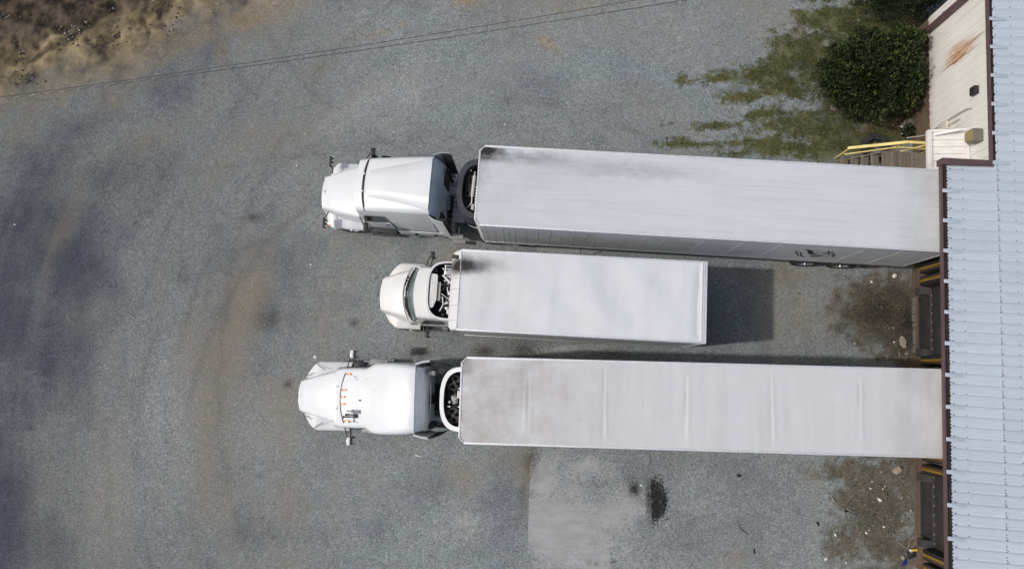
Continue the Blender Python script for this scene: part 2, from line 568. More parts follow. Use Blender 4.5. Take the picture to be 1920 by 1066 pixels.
def m_leaf(name, ca, cb, cc, trans=0.25):
    t = NT(name)
    at = t.n('Attribute', attribute_name='rnd')
    r = t.n('ValToRGB')
    t.l(at.outputs['Fac'], r.inputs[0])
    e = r.color_ramp.elements
    e[0].color, e[1].color = (*ca, 1), (*cc, 1)
    m = e.new(0.55)
    m.color = (*cb, 1)
    t.out(r.outputs[0], 0.55, spec=0.3)
    tr = t.n('BsdfTranslucent')
    t.l(r.outputs[0], tr.inputs[0])
    mx = t.n('MixShader')
    mx.inputs[0].default_value = trans
    t.l(t.b.outputs[0], mx.inputs[1])
    t.l(tr.outputs[0], mx.inputs[2])
    t.l(mx.outputs[0], t.t.nodes['Material Output'].inputs[0])
    return t.m


M['leaf'] = m_leaf('shrub_leaf', (0.010, 0.016, 0.007), (0.030, 0.046, 0.015), (0.15, 0.19, 0.06))
M['leafdark'] = m_leaf('dark_shrub_leaf', (0.012, 0.022, 0.010), (0.024, 0.04, 0.016), (0.045, 0.07, 0.026))
M['leafbright'] = m_leaf('bright_weed_leaf', (0.08, 0.15, 0.02), (0.14, 0.24, 0.03), (0.22, 0.34, 0.05))
M['grass'] = m_leaf('dry_green_grass', (0.020, 0.030, 0.009), (0.074, 0.088, 0.026), (0.24, 0.23, 0.09), 0.2)
M['pebble'] = m_leaf('loose_pebbles', (0.06, 0.055, 0.045), (0.15, 0.14, 0.125), (0.36, 0.34, 0.30), 0.0)
M['bankstone'] = m_leaf('bank_stones', (0.04, 0.03, 0.02), (0.13, 0.10, 0.07), (0.5, 0.45, 0.37), 0.0)
M['soil'] = m_leaf('soil_crumbs', (0.02, 0.015, 0.011), (0.05, 0.04, 0.028), (0.11, 0.09, 0.06), 0.0)


# ------------------------------------------------------------------ numpy noise
def vnoise(x, y, seed=0):
    xi, yi = np.floor(x), np.floor(y)
    fx, fy = x - xi, y - yi
    fx, fy = fx * fx * (3 - 2 * fx), fy * fy * (3 - 2 * fy)

    def h(a, b):
        s = np.sin(a * 127.1 + b * 311.7 + seed * 74.7) * 43758.5453
        return s - np.floor(s)
    return (h(xi, yi) * (1 - fx) + h(xi + 1, yi) * fx) * (1 - fy) + (h(xi, yi + 1) * (1 - fx) + h(xi + 1, yi + 1) * fx) * fy


def fbm(x, y, seed=0, oct=5, rough=0.55):
    s, a, t = 0, 1.0, 0
    for i in range(oct):
        s = s + a * vnoise(x * 2 ** i + 17.3 * i, y * 2 ** i + 9.1 * i, seed + i)
        t += a
        a *= rough
    return s / t


def con(f, k):
    return np.clip(1 + (f - .5) * k, .18, 2.2)


def sst(v, a, b):
    t = np.clip((v - a) / (b - a), 0, 1)
    return t * t * (3 - 2 * t)


def blobs(X, Y, lst):
    """sum of soft ellipses; centres and radii are survey points, angle in degrees counter-clockwise"""
    out = np.zeros_like(X)
    for (cx, cy, rx, ry, ang, wt) in lst:
        c = gp(cx, cy)
        rx, ry = rx / 51.4, ry / 51.4
        ca, sa = math.cos(R(ang)), math.sin(R(ang))
        dx, dy = X - c.x, Y - c.y
        u = (dx * ca + dy * sa) / rx
        v = (-dx * sa + dy * ca) / ry
        out = np.maximum(out, wt * np.exp(-(u * u + v * v)))
    return out


def grass_mask(X, Y):
    g = blobs(X, Y, [(1278, 150, 16, 13, 0, .9), (1360, 146, 45, 13, 2, 1), (1440, 138, 70, 26, 8, 1.1), (1500, 95, 60, 45, 30, 1.2),
                     (1560, 40, 45, 60, 80, 1.2), (1540, 130, 80, 60, 20, 1.2), (1395, 182, 45, 12, 5, .9), (1480, 165, 70, 30, 0, 1.0),
                     (1340, 235, 60, 9, 0, .85), (1430, 215, 50, 16, 0, .9), (1500, 235, 80, 35, 0, 1.1), (1300, 272, 75, 9, 0, .85),
                     (1430, 275, 110, 18, 0, 1.1), (1560, 260, 80, 50, 0, 1.2), (1600, 180, 70, 90, 0, 1.2), (1650, 250, 60, 30, 0, 1.0),
                     (1450, 58, 20, 8, 0, .8), (1640, 60, 80, 60, 0, 1.0), (1250, 232, 20, 5, 0, .6), (1285, 258, 40, 6, 0, .5), (1620, 20, 60, 40, 0, 1)])
    n = fbm(X * 1.1, Y * 3.2, 31, 5, 0.62)
    n2 = fbm(X * 5.0, Y * 6.0, 37, 4, 0.75)
    return np.clip(sst(g + (n - 0.5) * 1.3 + (n2 - .5) * 1.1, 0.18, 0.92), 0, 1) * sst(g, .04, .2)


def dirt_mask(X, Y):
    # distance above the line that divides the soil bank from the gravel yard
    a, b = gp(0, 186), gp(545, 0)
    nx, ny = -(b.y - a.y), (b.x - a.x)
    L = math.hypot(nx, ny)
    d = ((X - a.x) * nx + (Y - a.y) * ny) / L
    bend = 0.9 * np.sin((X + 21) * 0.42) * 0.9
    return d, sst(d + bend * 0.5 + (fbm(X * 0.8, Y * 0.8, 3, 6, .62) - 0.5) * 4.0, -1.7, 1.6)


# ------------------------------------------------------------------ ground
def ground_cols(X, Y):
    d, dm = dirt_mask(X, Y)
    # base stone colours
    blue = np.array([0.196, 0.225, 0.238])
    grey = np.array([0.229, 0.252, 0.248])
    tan = np.array([0.240, 0.210, 0.163])
    drk = np.array([0.064, 0.073, 0.097])
    pale = np.array([0.32, 0.32, 0.305])
    r, th = np.hypot(X, Y), np.arctan2(Y, X)
    st = fbm(r * 0.9, th * 1.7 + 0.15 * fbm(X * .3, Y * .3, 5), 41, 5, 0.6)       # wheel tracks sweep round the yard
    st2 = fbm(r * 2.4, th * 2.2, 43, 4, 0.6)
    lo = fbm(X * 0.22, Y * 0.22, 7, 5)
    mid = fbm(X * 0.9, Y * 0.9, 8, 5, 0.6)
    t_tan = blobs(X, Y, [(400, 780, 150, 330, 0, .5), (300, 330, 220, 110, 20, .42), (560, 250, 140, 70, 20, .3), (450, 560, 120, 120, 0, .45), (385, 830, 38, 260, -2, .75), (470, 580, 70, 110, -15, .75), (350, 640, 40, 120, -8, .5), (520, 960, 80, 90, 0, .5),
                         (430, 720, 60, 160, 0, .5), (300, 260, 110, 45, 25, .65), (500, 260, 90, 40, 25, .5), (170, 540, 28, 140, -12, .6),
                         (130, 440, 50, 60, 0, .5), (600, 130, 40, 20, 15, .4), (870, 870, 70, 50, 0, .5), (985, 900, 22, 90, 0, .6),
                         (260, 760, 25, 200, 0, .4), (180, 900, 30, 120, 0, .35), (640, 940, 80, 60, 0, .4), (730, 160, 90, 40, 15, .35),
                         (1400, 1050, 50, 20, 0, .8), (1525, 895, 20, 12, 40, .5), (350, 330, 130, 50, 25, .35), (1500, 520, 100, 20, 0, .55), (1560, 600, 70, 80, 0, .6),
                         (640, 60, 60, 30, 20, .4), (30, 250, 60, 50, 0, .5), (215, 900, 50, 170, 3, .55), (240, 700, 40, 120, 5, .4), (300, 560, 40, 120, -10, .4)])
    t_dark = blobs(X, Y, [(-20, 640, 130, 260, 0, 1.0), (-10, 930, 110, 220, 0, 1.0), (140, 740, 60, 120, 0, .75), (60, 400, 120, 110, 0, .75),
                          (120, 250, 90, 40, 15, .6), (260, 420, 30, 150, -28, .55), (330, 170, 60, 60, 20, .5), (400, 100, 60, 40, 35, .55),
                          (500, 480, 160, 40, 10, .35), (230, 520, 40, 140, -15, .5), (90, 640, 40, 120, 0, .6), (640, 560, 60, 80, 0, .3),
                          (950, 960, 50, 80, 0, .4), (800, 920, 60, 40, 20, .3), (100, 1010, 70, 70, 0, .7), (700, 450, 100, 30, 0, .35), (1000, 170, 80, 40, 0, .2),
                          (40, 520, 60, 60, 0, .8), (90, 310, 130, 90, 0, .7), (100, 500, 120, 90, 0, .8), (40, 700, 140, 120, 0, .9), (310, 500, 90, 50, 0, .25), (20, 150, 80, 60, 0, .4), (1380, 960, 130, 80, 0, .2), (1330, 870, 80, 30, 0, .2), (1290, 1010, 60, 60, 0, .18)])
    w_tan = np.clip(t_tan * (0.45 + 1.1 * st) + (st - 0.52) * 1.1 + (lo - 0.5) * 1.1 + (mid - .5) * .5 + .05, 0, 1)
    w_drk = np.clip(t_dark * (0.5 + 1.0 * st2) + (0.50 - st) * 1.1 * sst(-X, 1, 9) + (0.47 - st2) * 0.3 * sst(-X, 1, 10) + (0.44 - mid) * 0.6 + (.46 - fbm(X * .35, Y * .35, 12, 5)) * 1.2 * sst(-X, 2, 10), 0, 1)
    trk = np.zeros_like(X)
    for (tx, ty, tr, wd_) in ((6.0, 1.0, 17.6, .16), (6.0, 1.0, 19.5, .16), (9.5, -3.0, 23.0, .14), (9.5, -3.0, 24.9, .14), (-2.0, -2.0, 10.6, .15), (-2.0, -2.0, 12.5, .15), (2.0, 22.0, 15.2, .14), (2.0, 22.0, 17.1, .14)):
        q = np.abs(np.hypot(X - tx, Y - ty) - tr - .5 * (fbm(X * .25, Y * .25, 15) - .5))
        trk = np.maximum(trk, np.exp(-(q / wd_) ** 2) * sst(fbm(X * .5, Y * .5, 16 + int(tr)), .42, .6))
    left_vignette = sst(-X, 3.0, 19.0)
    C = grey * (1 - lo[..., None]) + blue * lo[..., None]
    C = C * (1 + (mid[..., None] - 0.5) * 0.25)
    C = C * (1 - w_tan[..., None] * 0.8) + tan * w_tan[..., None] * 0.8
    C = C * (1 - w_drk[..., None] * 0.85) + drk * w_drk[..., None] * 0.85
    C = C * (1 - 0.30 * left_vignette[..., None])      # vignette-like darkening towards the left, put into the ground colour
    C = C * (1 - .16 * trk[..., None])
    ps = blobs(X, Y, [(875, 975, 26, 13, 5, 1.0), (885, 1000, 22, 16, 0, .5), (828, 1000, 12, 9, 0, .5), (690, 960, 10, 12, 0, .4), (820, 1000, 10, 8, 0, .4),
                      (700, 185, 100, 22, 28, .55), (770, 175, 40, 14, 35, .5), (640, 230, 70, 20, 30, .4), (975, 905, 8, 8, 0, .5), (530, 600, 14, 40, -8, .4), (300, 800, 90, 170, 0, .42), (220, 900, 60, 140, 0, .35), (480, 820, 70, 120, 0, .25)])
    ps = np.clip(ps * (0.55 + 0.9 * st2), 0, 1)[..., None]
    C = C * (1 - ps) + pale * ps
    og = blobs(X, Y, [(878, 2, 32, 12, 5, 1), (1022, 78, 22, 14, -30, .6), (1040, 92, 20, 12, -30, .4), (415, 95, 14, 26, 0, .5), (480, 25, 110, 30, 20, .6), (350, 75, 90, 30, 20, .55), (240, 110, 90, 26, 20, .5), (120, 155, 90, 26, 20, .45), (760, 45, 12, 6, 0, .5), (705, 65, 40, 12, 10, .35), (1075, 10, 60, 14, 0, .35)])
    og = np.clip(og * (0.5 + 1.0 * mid), 0, 1)[..., None]
    C = C * (1 - og * .85) + np.array([0.28, 0.205, 0.105]) * og * .85
    # oil and tyre-worn spots
    sp = blobs(X, Y, [(508, 600, 30, 22, 0, .45), (540, 720, 8, 8, 0, .8), (475, 408, 12, 8, 0, .7), (790, 660, 20, 7, 0, .7), (910, 658, 22, 12, 0, .7), (982, 655, 26, 16, 0, .6),
                      (665, 605, 8, 8, 0, .6), (995, 868, 16, 26, 0, .55), (980, 920, 10, 26, 0, .4), (1660, 590, 60, 40, 0, .75), (1700, 620, 30, 60, 0, .6), (1640, 560, 40, 30, 0, .4), (350, 520, 20, 12, 0, .3), (1000, 660, 60, 12, 0, .4)])
    sp = np.clip(sp * (0.5 + 1.1 * mid), 0, 1)[..., None]
    C = C * (1 - sp) + np.array([0.035, 0.03, 0.024]) * sp
    grit = np.ones_like(X) * (0.95 - 0.45 * w_tan)
    # dock soil
    ds = blobs(X, Y, [(1660, 590, 110, 90, 0, 1.0), (1640, 540, 90, 30, 0, .6), (1640, 960, 75, 120, 0, 1.0), (1600, 880, 90, 28, 0, .8), (1700, 900, 40, 80, 0, 1.0),
                      (1700, 1030, 45, 50, 0, 1), (1580, 1020, 45, 50, 0, .7), (1560, 560, 60, 60, 0, .35), (1700, 670, 60, 30, 0, .7)])
    dn = fbm(X * 3.0, Y * 3.0, 61, 5, 0.65)
    ds = sst(ds + (dn - 0.5) * 1.2, 0.32, 0.72)[..., None]
    cl = np.clip(.5 + (fbm(X * 3.2, Y * 3.2, 63, 5, 0.75) - .5) * 2.6, 0, 1)[..., None]
    brown = np.array([0.040, 0.033, 0.023]) * (1 - cl) * 1.5 + np.array([0.13, 0.112, 0.08]) * cl
    C = C * (1 - 0.85 * ds) + brown * 0.85 * ds
    dks = np.clip(blobs(X, Y, [(1645, 585, 45, 32, 0, 1.1), (1700, 610, 26, 55, 0, 1.1), (1680, 560, 40, 25, 0, .6), (1600, 600, 40, 25, 0, .4)]) * (.3 + 1.3 * mid), 0, 1)[..., None]
    C = C * (1 - .85 * dks) + np.array([0.018, 0.016, 0.013]) * .85 * dks
    gm = blobs(X, Y, [(1640, 965, 34, 30, 0, .8), (1560, 1000, 20, 20, 0, .3)])[..., None] * sst(cl, .35, .6)
    C = C * (1 - gm * .8) + np.array([0.05, 0.062, 0.026]) * gm * .8
    # grass root zone and bare soil by the shrub
    g = grass_mask(X, Y)
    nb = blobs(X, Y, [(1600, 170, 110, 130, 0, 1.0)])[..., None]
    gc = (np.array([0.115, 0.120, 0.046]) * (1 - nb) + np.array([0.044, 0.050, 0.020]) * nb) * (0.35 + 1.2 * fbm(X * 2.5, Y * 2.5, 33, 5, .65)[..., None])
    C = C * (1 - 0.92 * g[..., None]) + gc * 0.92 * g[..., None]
    bs = blobs(X, Y, [(1665, 235, 70, 26, 5, 1.1), (1700, 235, 40, 34, 0, 1.1), (1580, 185, 26, 40, 0, .8), (1630, 90, 30, 30, 0, .7), (1660, 150, 90, 80, 0, 1.0), (1715, 60, 50, 80, 0, 1), (1640, 40, 26, 26, 0, .7)])
    bs = sst(bs + (dn - 0.5), 0.4, 0.8)[..., None]
    C = C * (1 - bs) + (np.array([0.075, 0.055, 0.034]) * (0.5 + cl)) * bs
    # soil bank in the far corner
    ruts = np.abs(fbm(X * 0.55 + 0.6 * Y, Y * 0.55 - 0.35 * X, 71, 4) - 0.5)
    rut = sst(ruts, 0.05, 0.0)
    dk = sst(d + (fbm(X * .7, Y * .7, 75, 6, .65) - .5) * 4.4 - .07 * (X + 21), 0.6, 2.4)
    soilA = np.array([0.168, 0.132, 0.076]) * con(fbm(X * 1.3, Y * 1.3, 73, 6, .75), 4.2)[..., None]
    soilB = np.array([0.062, 0.047, 0.033]) * con(fbm(X * 1.8, Y * 1.8, 79, 6, .8), 5.5)[..., None]
    greyd = np.array([0.15, 0.145, 0.13])
    ex = sst(d, 0.9, -0.6)[..., None] * 0.35
    soilA = soilA * (1 - ex) + greyd * ex
    D = soilA * (1 - dk[..., None]) + soilB * dk[..., None]
    # two or three real ruts
    def seg(x0, y0, x1, y1, wd):
        a, b = gp(x0, y0), gp(x1, y1)
        ax, ay, bx, by = a.x, a.y, b.x, b.y
        tt = np.clip(((X - ax) * (bx - ax) + (Y - ay) * (by - ay)) / ((bx - ax) ** 2 + (by - ay) ** 2), 0, 1)
        q = np.hypot(X - ax - tt * (bx - ax), Y - ay - tt * (by - ay)) + (fbm(X * 2, Y * 2, 81) - .5) * .35
        return np.exp(-(q / wd) ** 2)
    rt = np.maximum.reduce([seg(50, 120, 215, 20, .12), seg(36, 118, 32, 70, .08), seg(30, 30, 130, 62, .10), seg(165, 75, 195, 104, .07), seg(196, 88, 222, 68, .07),
                            seg(268, 40, 280, 62, .10), seg(0, 30, 60, 40, .14), seg(90, 70, 160, 42, .09), seg(60, 30, 120, 60, .06)])
    D = D * (1 - 0.62 * rt[..., None]) * (1 - .3 * rut[..., None])
    lite = np.maximum.reduce([seg(60, 112, 105, 72, .10), seg(255, 30, 268, 8, .12), seg(180, 80, 200, 102, .05), seg(20, 130, 60, 128, .2)])
    D = D * (1 + .55 * lite[..., None])
    C = C * (1 - dm[..., None]) + D * dm[..., None]
    grit = grit * (1 - 0.75 * dm) * (1 - 0.35 * g)
    grit = np.maximum(grit, 0.12)
    oil = sst(blobs(X, Y, [(1231, 936, 17, 36, 0, 1.05), (1190, 916, 12, 10, 0, .8)]) + (fbm(X * 6, Y * 6, 97, 4, .75) - .5) * 2.0, .45, 1.0)
    C = C * (1 - .9 * oil[..., None]) + np.array([.018, .016, .016]) * .9 * oil[..., None]
    return C, grit, d, dm, rt, lite, ds


def make_ground():
    xs = np.arange(-23.5, 20.5, 0.085)
    ys = np.arange(-9.5, 17.0, 0.085)
    far = np.array([.2, .5, 1.0, 1.7, 2.6, 4, 6, 9, 13, 20, 35, 70, 150, 350, 900.0])
    xs = np.concatenate([xs[0] - far[::-1], xs, xs[-1] + far])
    ys = np.concatenate([ys[0] - far[::-1], ys, ys[-1] + far])
    X, Y = np.meshgrid(xs, ys)
    nx, ny = len(xs), len(ys)
    C, grit, d, dm, rt, lite, ds = ground_cols(X, Y)
    # beyond the surveyed yard the surface goes on as plain gravel and soil
    out = np.maximum(np.maximum(-23.5 - X, X - 20.4), np.maximum(-9.5 - Y, Y - 16.9))
    fo = sst(out, 0.0, 5.0)[..., None]
    soft = sst(d, -2, 3)[..., None]
    base = np.array([0.20, 0.215, 0.22]) * (1 - soft) + np.array([0.12, 0.095, 0.06]) * soft
    C = C * (1 - fo) + base * con(fbm(X * .12, Y * .12, 19, 4), 1.2)[..., None] * fo
    # relief: soil bank lumps and ruts, turf slightly raised
    inside = sst(np.minimum(X + 24, 18.5 - X), 0, 2) * sst(np.minimum(Y + 9.5, 18 - Y), 0, 1)
    Z = dm * (0.14 * sst(d, 0, 3) + 0.30 * (fbm(X * .9, Y * .9, 91, 6, .68) - .5) * sst(d, -.5, 1.5) - 0.10 * rt + 0.05 * lite) * inside
    Z = Z + dm * sst(d, -.6, .8) * (0.07 * (fbm(X * 2.6, Y * 2.6, 93, 4, .7) - .5) + .03 * (fbm(X * 7, Y * 7, 94, 2) - .5))
    Z = np.maximum(Z, -0.08) * (dm > 0.001)
    Z = Z + 0.012 * (ds[..., 0]) * (fbm(X * 4, Y * 4, 95) - .2)
    V = np.stack([X, Y, Z], -1).reshape(-1, 3)
    idx = np.arange(nx * ny).reshape(ny, nx)
    F = np.stack([idx[:-1, :-1], idx[:-1, 1:], idx[1:, 1:], idx[1:, :-1]], -1).reshape(-1, 4)
    me = bpy.data.meshes.new('ground')
    me.vertices.add(len(V))
    me.vertices.foreach_set('co', V.ravel())
    me.loops.add(F.size)
    me.loops.foreach_set('vertex_index', F.ravel())
    me.polygons.add(len(F))
    me.polygons.foreach_set('loop_start', np.arange(len(F)) * 4)
    me.update(calc_edges=True)
    ca = me.attributes.new('gcol', 'FLOAT_COLOR', 'POINT')
    ca.data.foreach_set('color', np.concatenate([np.clip(C, 0.008, 1), np.ones_like(C[..., :1])], -1).reshape(-1).astype(np.float32))
    ga = me.attributes.new('grit', 'FLOAT', 'POINT')
    ga.data.foreach_set('value', np.clip(grit, 0, 1).reshape(-1).astype(np.float32))
    me.shade_smooth()
    me.materials.append(M['ground'])
    o = bpy.data.objects.new('ground', me)
    COL.objects.link(o)
    o['kind'] = 'structure'


make_ground()


def make_concrete():
    a, b, c = gp(1004, 455), gp(989, 1075), gp(1220, 930)
    n1, n2 = 60, 170
    mb = MB()
    ys = np.linspace(-9.4, 5.6, n2)
    V, K, O = [], [], []
    for y in ys:
        xl = a.x + (b.x - a.x) * (a.y - y) / (a.y - b.y) + .10 * (float(fbm(np.array(y * 1.7), np.array(3.3), 57, 5, .7)) - .5)
        for x in np.linspace(xl, c.x + 0.012 * (y - c.y), n1):
            V.append((x, y, 0.014))
    V = np.array(V)
    X, Y = V[:, 0], V[:, 1]
    bare = blobs(X, Y, [(1050, 990, 130, 90, 0, 1.1), (1020, 900, 40, 60, 0, 1.0), (1090, 1040, 110, 50, 0, 1.0), (1100, 880, 60, 25, 0, .8), (1195, 935, 26, 30, 0, .6), (1150, 960, 80, 45, 20, .85),
                        (1050, 465, 90, 14, 0, .9), (1080, 655, 110, 14, 0, .75), (1040, 850, 40, 20, 0, .55), (1120, 1010, 70, 40, 0, .9)])
    cover = np.clip(1.0 - bare + (fbm(X * 1.4, Y * 1.4, 51, 5, .65) - 0.5) * 0.8, 0, 1)
    oil = np.clip(blobs(X, Y, [(1216, 935, 5, 36, 0, .9), (1190, 915, 12, 14, 30, .9), (1150, 1052, 5, 4, 0, .9), (1118, 1056, 5, 3, 0, .8), (1105, 1054, 4, 3, 0, .8), (1000, 868, 8, 26, 0, .5), (1150, 660, 30, 8, 0, .4), (1000, 660, 16, 10, 0, .4)])
                  * (0.3 + 1.2 * fbm(X * 7, Y * 7, 53)), 0, .92)
    fs = [(j * n1 + i, j * n1 + i + 1, (j + 1) * n1 + i + 1, (j + 1) * n1 + i) for j in range(n2 - 1) for i in range(n1 - 1)]
    o = mb.add(V, fs).build('concrete_pad', M['concrete'], smooth=0, recalc=False)
    for nm, arr in (('cover', cover), ('oil', oil)):
        at = o.data.attributes.new(nm, 'FLOAT', 'POINT')
        at.data.foreach_set('value', arr.astype(np.float32))
    C = ground_cols(X, Y)[0]
    at = o.data.attributes.new('gcol', 'FLOAT_COLOR', 'POINT')
    at.data.foreach_set('color', np.concatenate([np.clip(C, .008, 1), np.ones_like(C[:, :1])], -1).reshape(-1).astype(np.float32))
    o['kind'] = 'structure'
    # a joint and a wandering crack by the first trailer
    k = MB()
    p0, p1 = gp(1089, 452), gp(1088, 482)
    k.add([(p0.x - .012, p0.y, .0185), (p0.x + .012, p0.y, .0185), (p1.x + .012, p1.y, .0185), (p1.x - .012, p1.y, .0185)], [(3, 2, 1, 0)])
    pts = [gp(1112, 482), gp(1116, 474), gp(1127, 472), gp(1130, 462)]
    for q0, q1 in zip(pts, pts[1:]):
        k.beam((q0.x, q0.y, .016), (q1.x, q1.y, .016), .028, .006)
    k.build('concrete_crack', M['dark'], o, smooth=0)


make_concrete()


# ------------------------------------------------------------------ scattered stuff
def scatter_mesh(name, pts, mat, fn, tone=None):
    """fn(i, p, rnd) -> (verts, faces); one mesh, per-piece colour value"""
    V, F, C = [], [], []
    for p in pts:
        rv = random.random() if tone is None else min(1, max(0, tone(p)))
        vs, fs = fn(p, rv)
        b = len(V)
        V += vs
        F += [tuple(i + b for i in f) for f in fs]
        C += [rv] * len(vs)
    me = bpy.data.meshes.new(name)
    me.from_pydata(V, [], F)
    at = me.attributes.new('rnd', 'FLOAT', 'POINT')
    at.data.foreach_set('value', C)
    me.materials.append(mat)
    o = bpy.data.objects.new(name, me)
    COL.objects.link(o)
    return o


def blade(p, rv):
    h = 0.025 + 0.05 * random.random()
    a = random.random() * 6.283
    l = 0.03 + 0.05 * random.random()
    dx, dy = math.cos(a), math.sin(a)
    wd = 0.006 + 0.006 * random.random()
    x, y = p[0], p[1]
    return ([(x - dy * wd, y + dx * wd, 0.0), (x + dy * wd, y - dx * wd, 0.0), (x + dx * l, y + dy * l, h)], [(0, 1, 2)])


def make_grass():
    n = 230000
    a, b = gp(1225, 310), gp(1745, -20)
    X = RNG.uniform(a.x, b.x, n)
    Y = RNG.uniform(a.y - .4, b.y + 1.0, n)
    g = grass_mask(X, Y)
    clump = fbm(X * 3.5, Y * 3.5, 101, 4, .65)
    keep = RNG.random(n) < (g ** .7) * sst(clump, .25, .6) * 0.85
    pts = np.stack([X, Y], -1)[keep]
    pts = [p for p in pts if not (10.6 < p[0] and p[1] < 8.3 and p[1] > 6.9)]
    bc = gp(1600, 170)
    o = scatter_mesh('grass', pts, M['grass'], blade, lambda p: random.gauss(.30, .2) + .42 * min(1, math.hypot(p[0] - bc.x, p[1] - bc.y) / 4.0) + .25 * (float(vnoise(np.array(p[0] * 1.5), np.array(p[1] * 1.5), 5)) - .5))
    o['kind'] = 'stuff'
    tag(o, 'patchy dry green grass creeping over the gravel beside the shrubs', 'grass')


make_grass()


def pebble(sz0, sz1):
    def f(p, rv):
        s = sz0 + (sz1 - sz0) * random.random() ** 3
        a = random.random() * 6.283
        ca, sa = math.cos(a), math.sin(a)
        k = 0.6 + 0.5 * random.random()
        base = [(s, 0, 0), (0.1 * s, k * s, 0), (-0.8 * s, 0.3 * s, 0), (-0.3 * s, -k * s, 0), (0.1 * s, 0.0, s * 0.7), (-.25 * s, .1 * s, s * .65)]
        z = p[2] if len(p) > 2 else 0.0
        return ([(p[0] + x * ca - y * sa, p[1] + x * sa + y * ca, z + zz) for x, y, zz in base],
                [(0, 1, 4), (1, 2, 5), (1, 5, 4), (2, 3, 5), (3, 0, 4), (3, 4, 5)])
    return f


def make_loose():
    def pick(n, blist, seed, lo, hi):
        X = RNG.uniform(-21, 13.4, n)
        Y = RNG.uniform(-8, 15.2, n)
        m = blobs(X, Y, blist) * (0.4 + 1.1 * fbm(X * 2.2, Y * 2.2, seed, 4, .65))
        keep = RNG.random(n) < sst(m, lo, hi)
        return np.stack([X, Y], -1)[keep]
    docks = [(1660, 590, 80, 80, 0, 1.0), (1640, 950, 75, 100, 0, 1.0), (1690, 880, 40, 60, 0, .9), (1600, 520, 60, 16, 0, .7), (1640, 870, 80, 18, 0, .8), (1560, 960, 50, 70, 0, .5)]
    p = pick(330000, docks, 111, .25, 1.3)
    o = scatter_mesh('loose_gravel', p, M['pebble'], pebble(0.008, 0.03))
    o['kind'] = 'stuff'
    tag(o, 'loose pebbles and chips strewn over the soil at the dock wall', 'gravel')
    p = pick(240000, docks + [(1690, 235, 40, 20, 0, .8)], 113, .35, 1.3)
    o = scatter_mesh('soil_clods', p, M['soil'], pebble(0.012, 0.045))
    o['kind'] = 'stuff'
    tag(o, 'dark crumbs of soil and leaf litter below the dock doors', 'soil')
    n = 70000
    X = RNG.uniform(-23, -8, n)
    Y = RNG.uniform(9.5, 16.5, n)
    d, dm = dirt_mask(X, Y)
    keep = (RNG.random(n) < dm * sst(fbm(X * 1.2, Y * 1.2, 117, 5, .65), .40, .75) * sst(d, -.3, 2.2) * .5)
    q = np.stack([X, Y, 0.05 + 0 * X], -1)[keep]
    o = scatter_mesh('stones', q, M['bankstone'], pebble(0.010, 0.06))
    o['kind'] = 'stuff'
    tag(o, 'pale stones scattered over the brown soil bank in the corner', 'stones')
    n = 2500
    c = gp(1221, 936)
    A = RNG.uniform(-1.57, 1.57, n)
    Rr = np.sqrt(RNG.random(n)) * (1 + .26 * np.abs(RNG.standard_normal(n)) * RNG.random(n))
    q = np.stack([c.x + np.abs(np.cos(A) * Rr) * .52, c.y + np.sin(A) * Rr * .66], -1)
    o = scatter_mesh('oily_gravel', q, M['black'], pebble(0.012, 0.035))
    o['kind'] = 'stuff'
    tag(o, 'half-round patch of black oil-soaked gravel at the edge of the concrete', 'gravel')


make_loose()


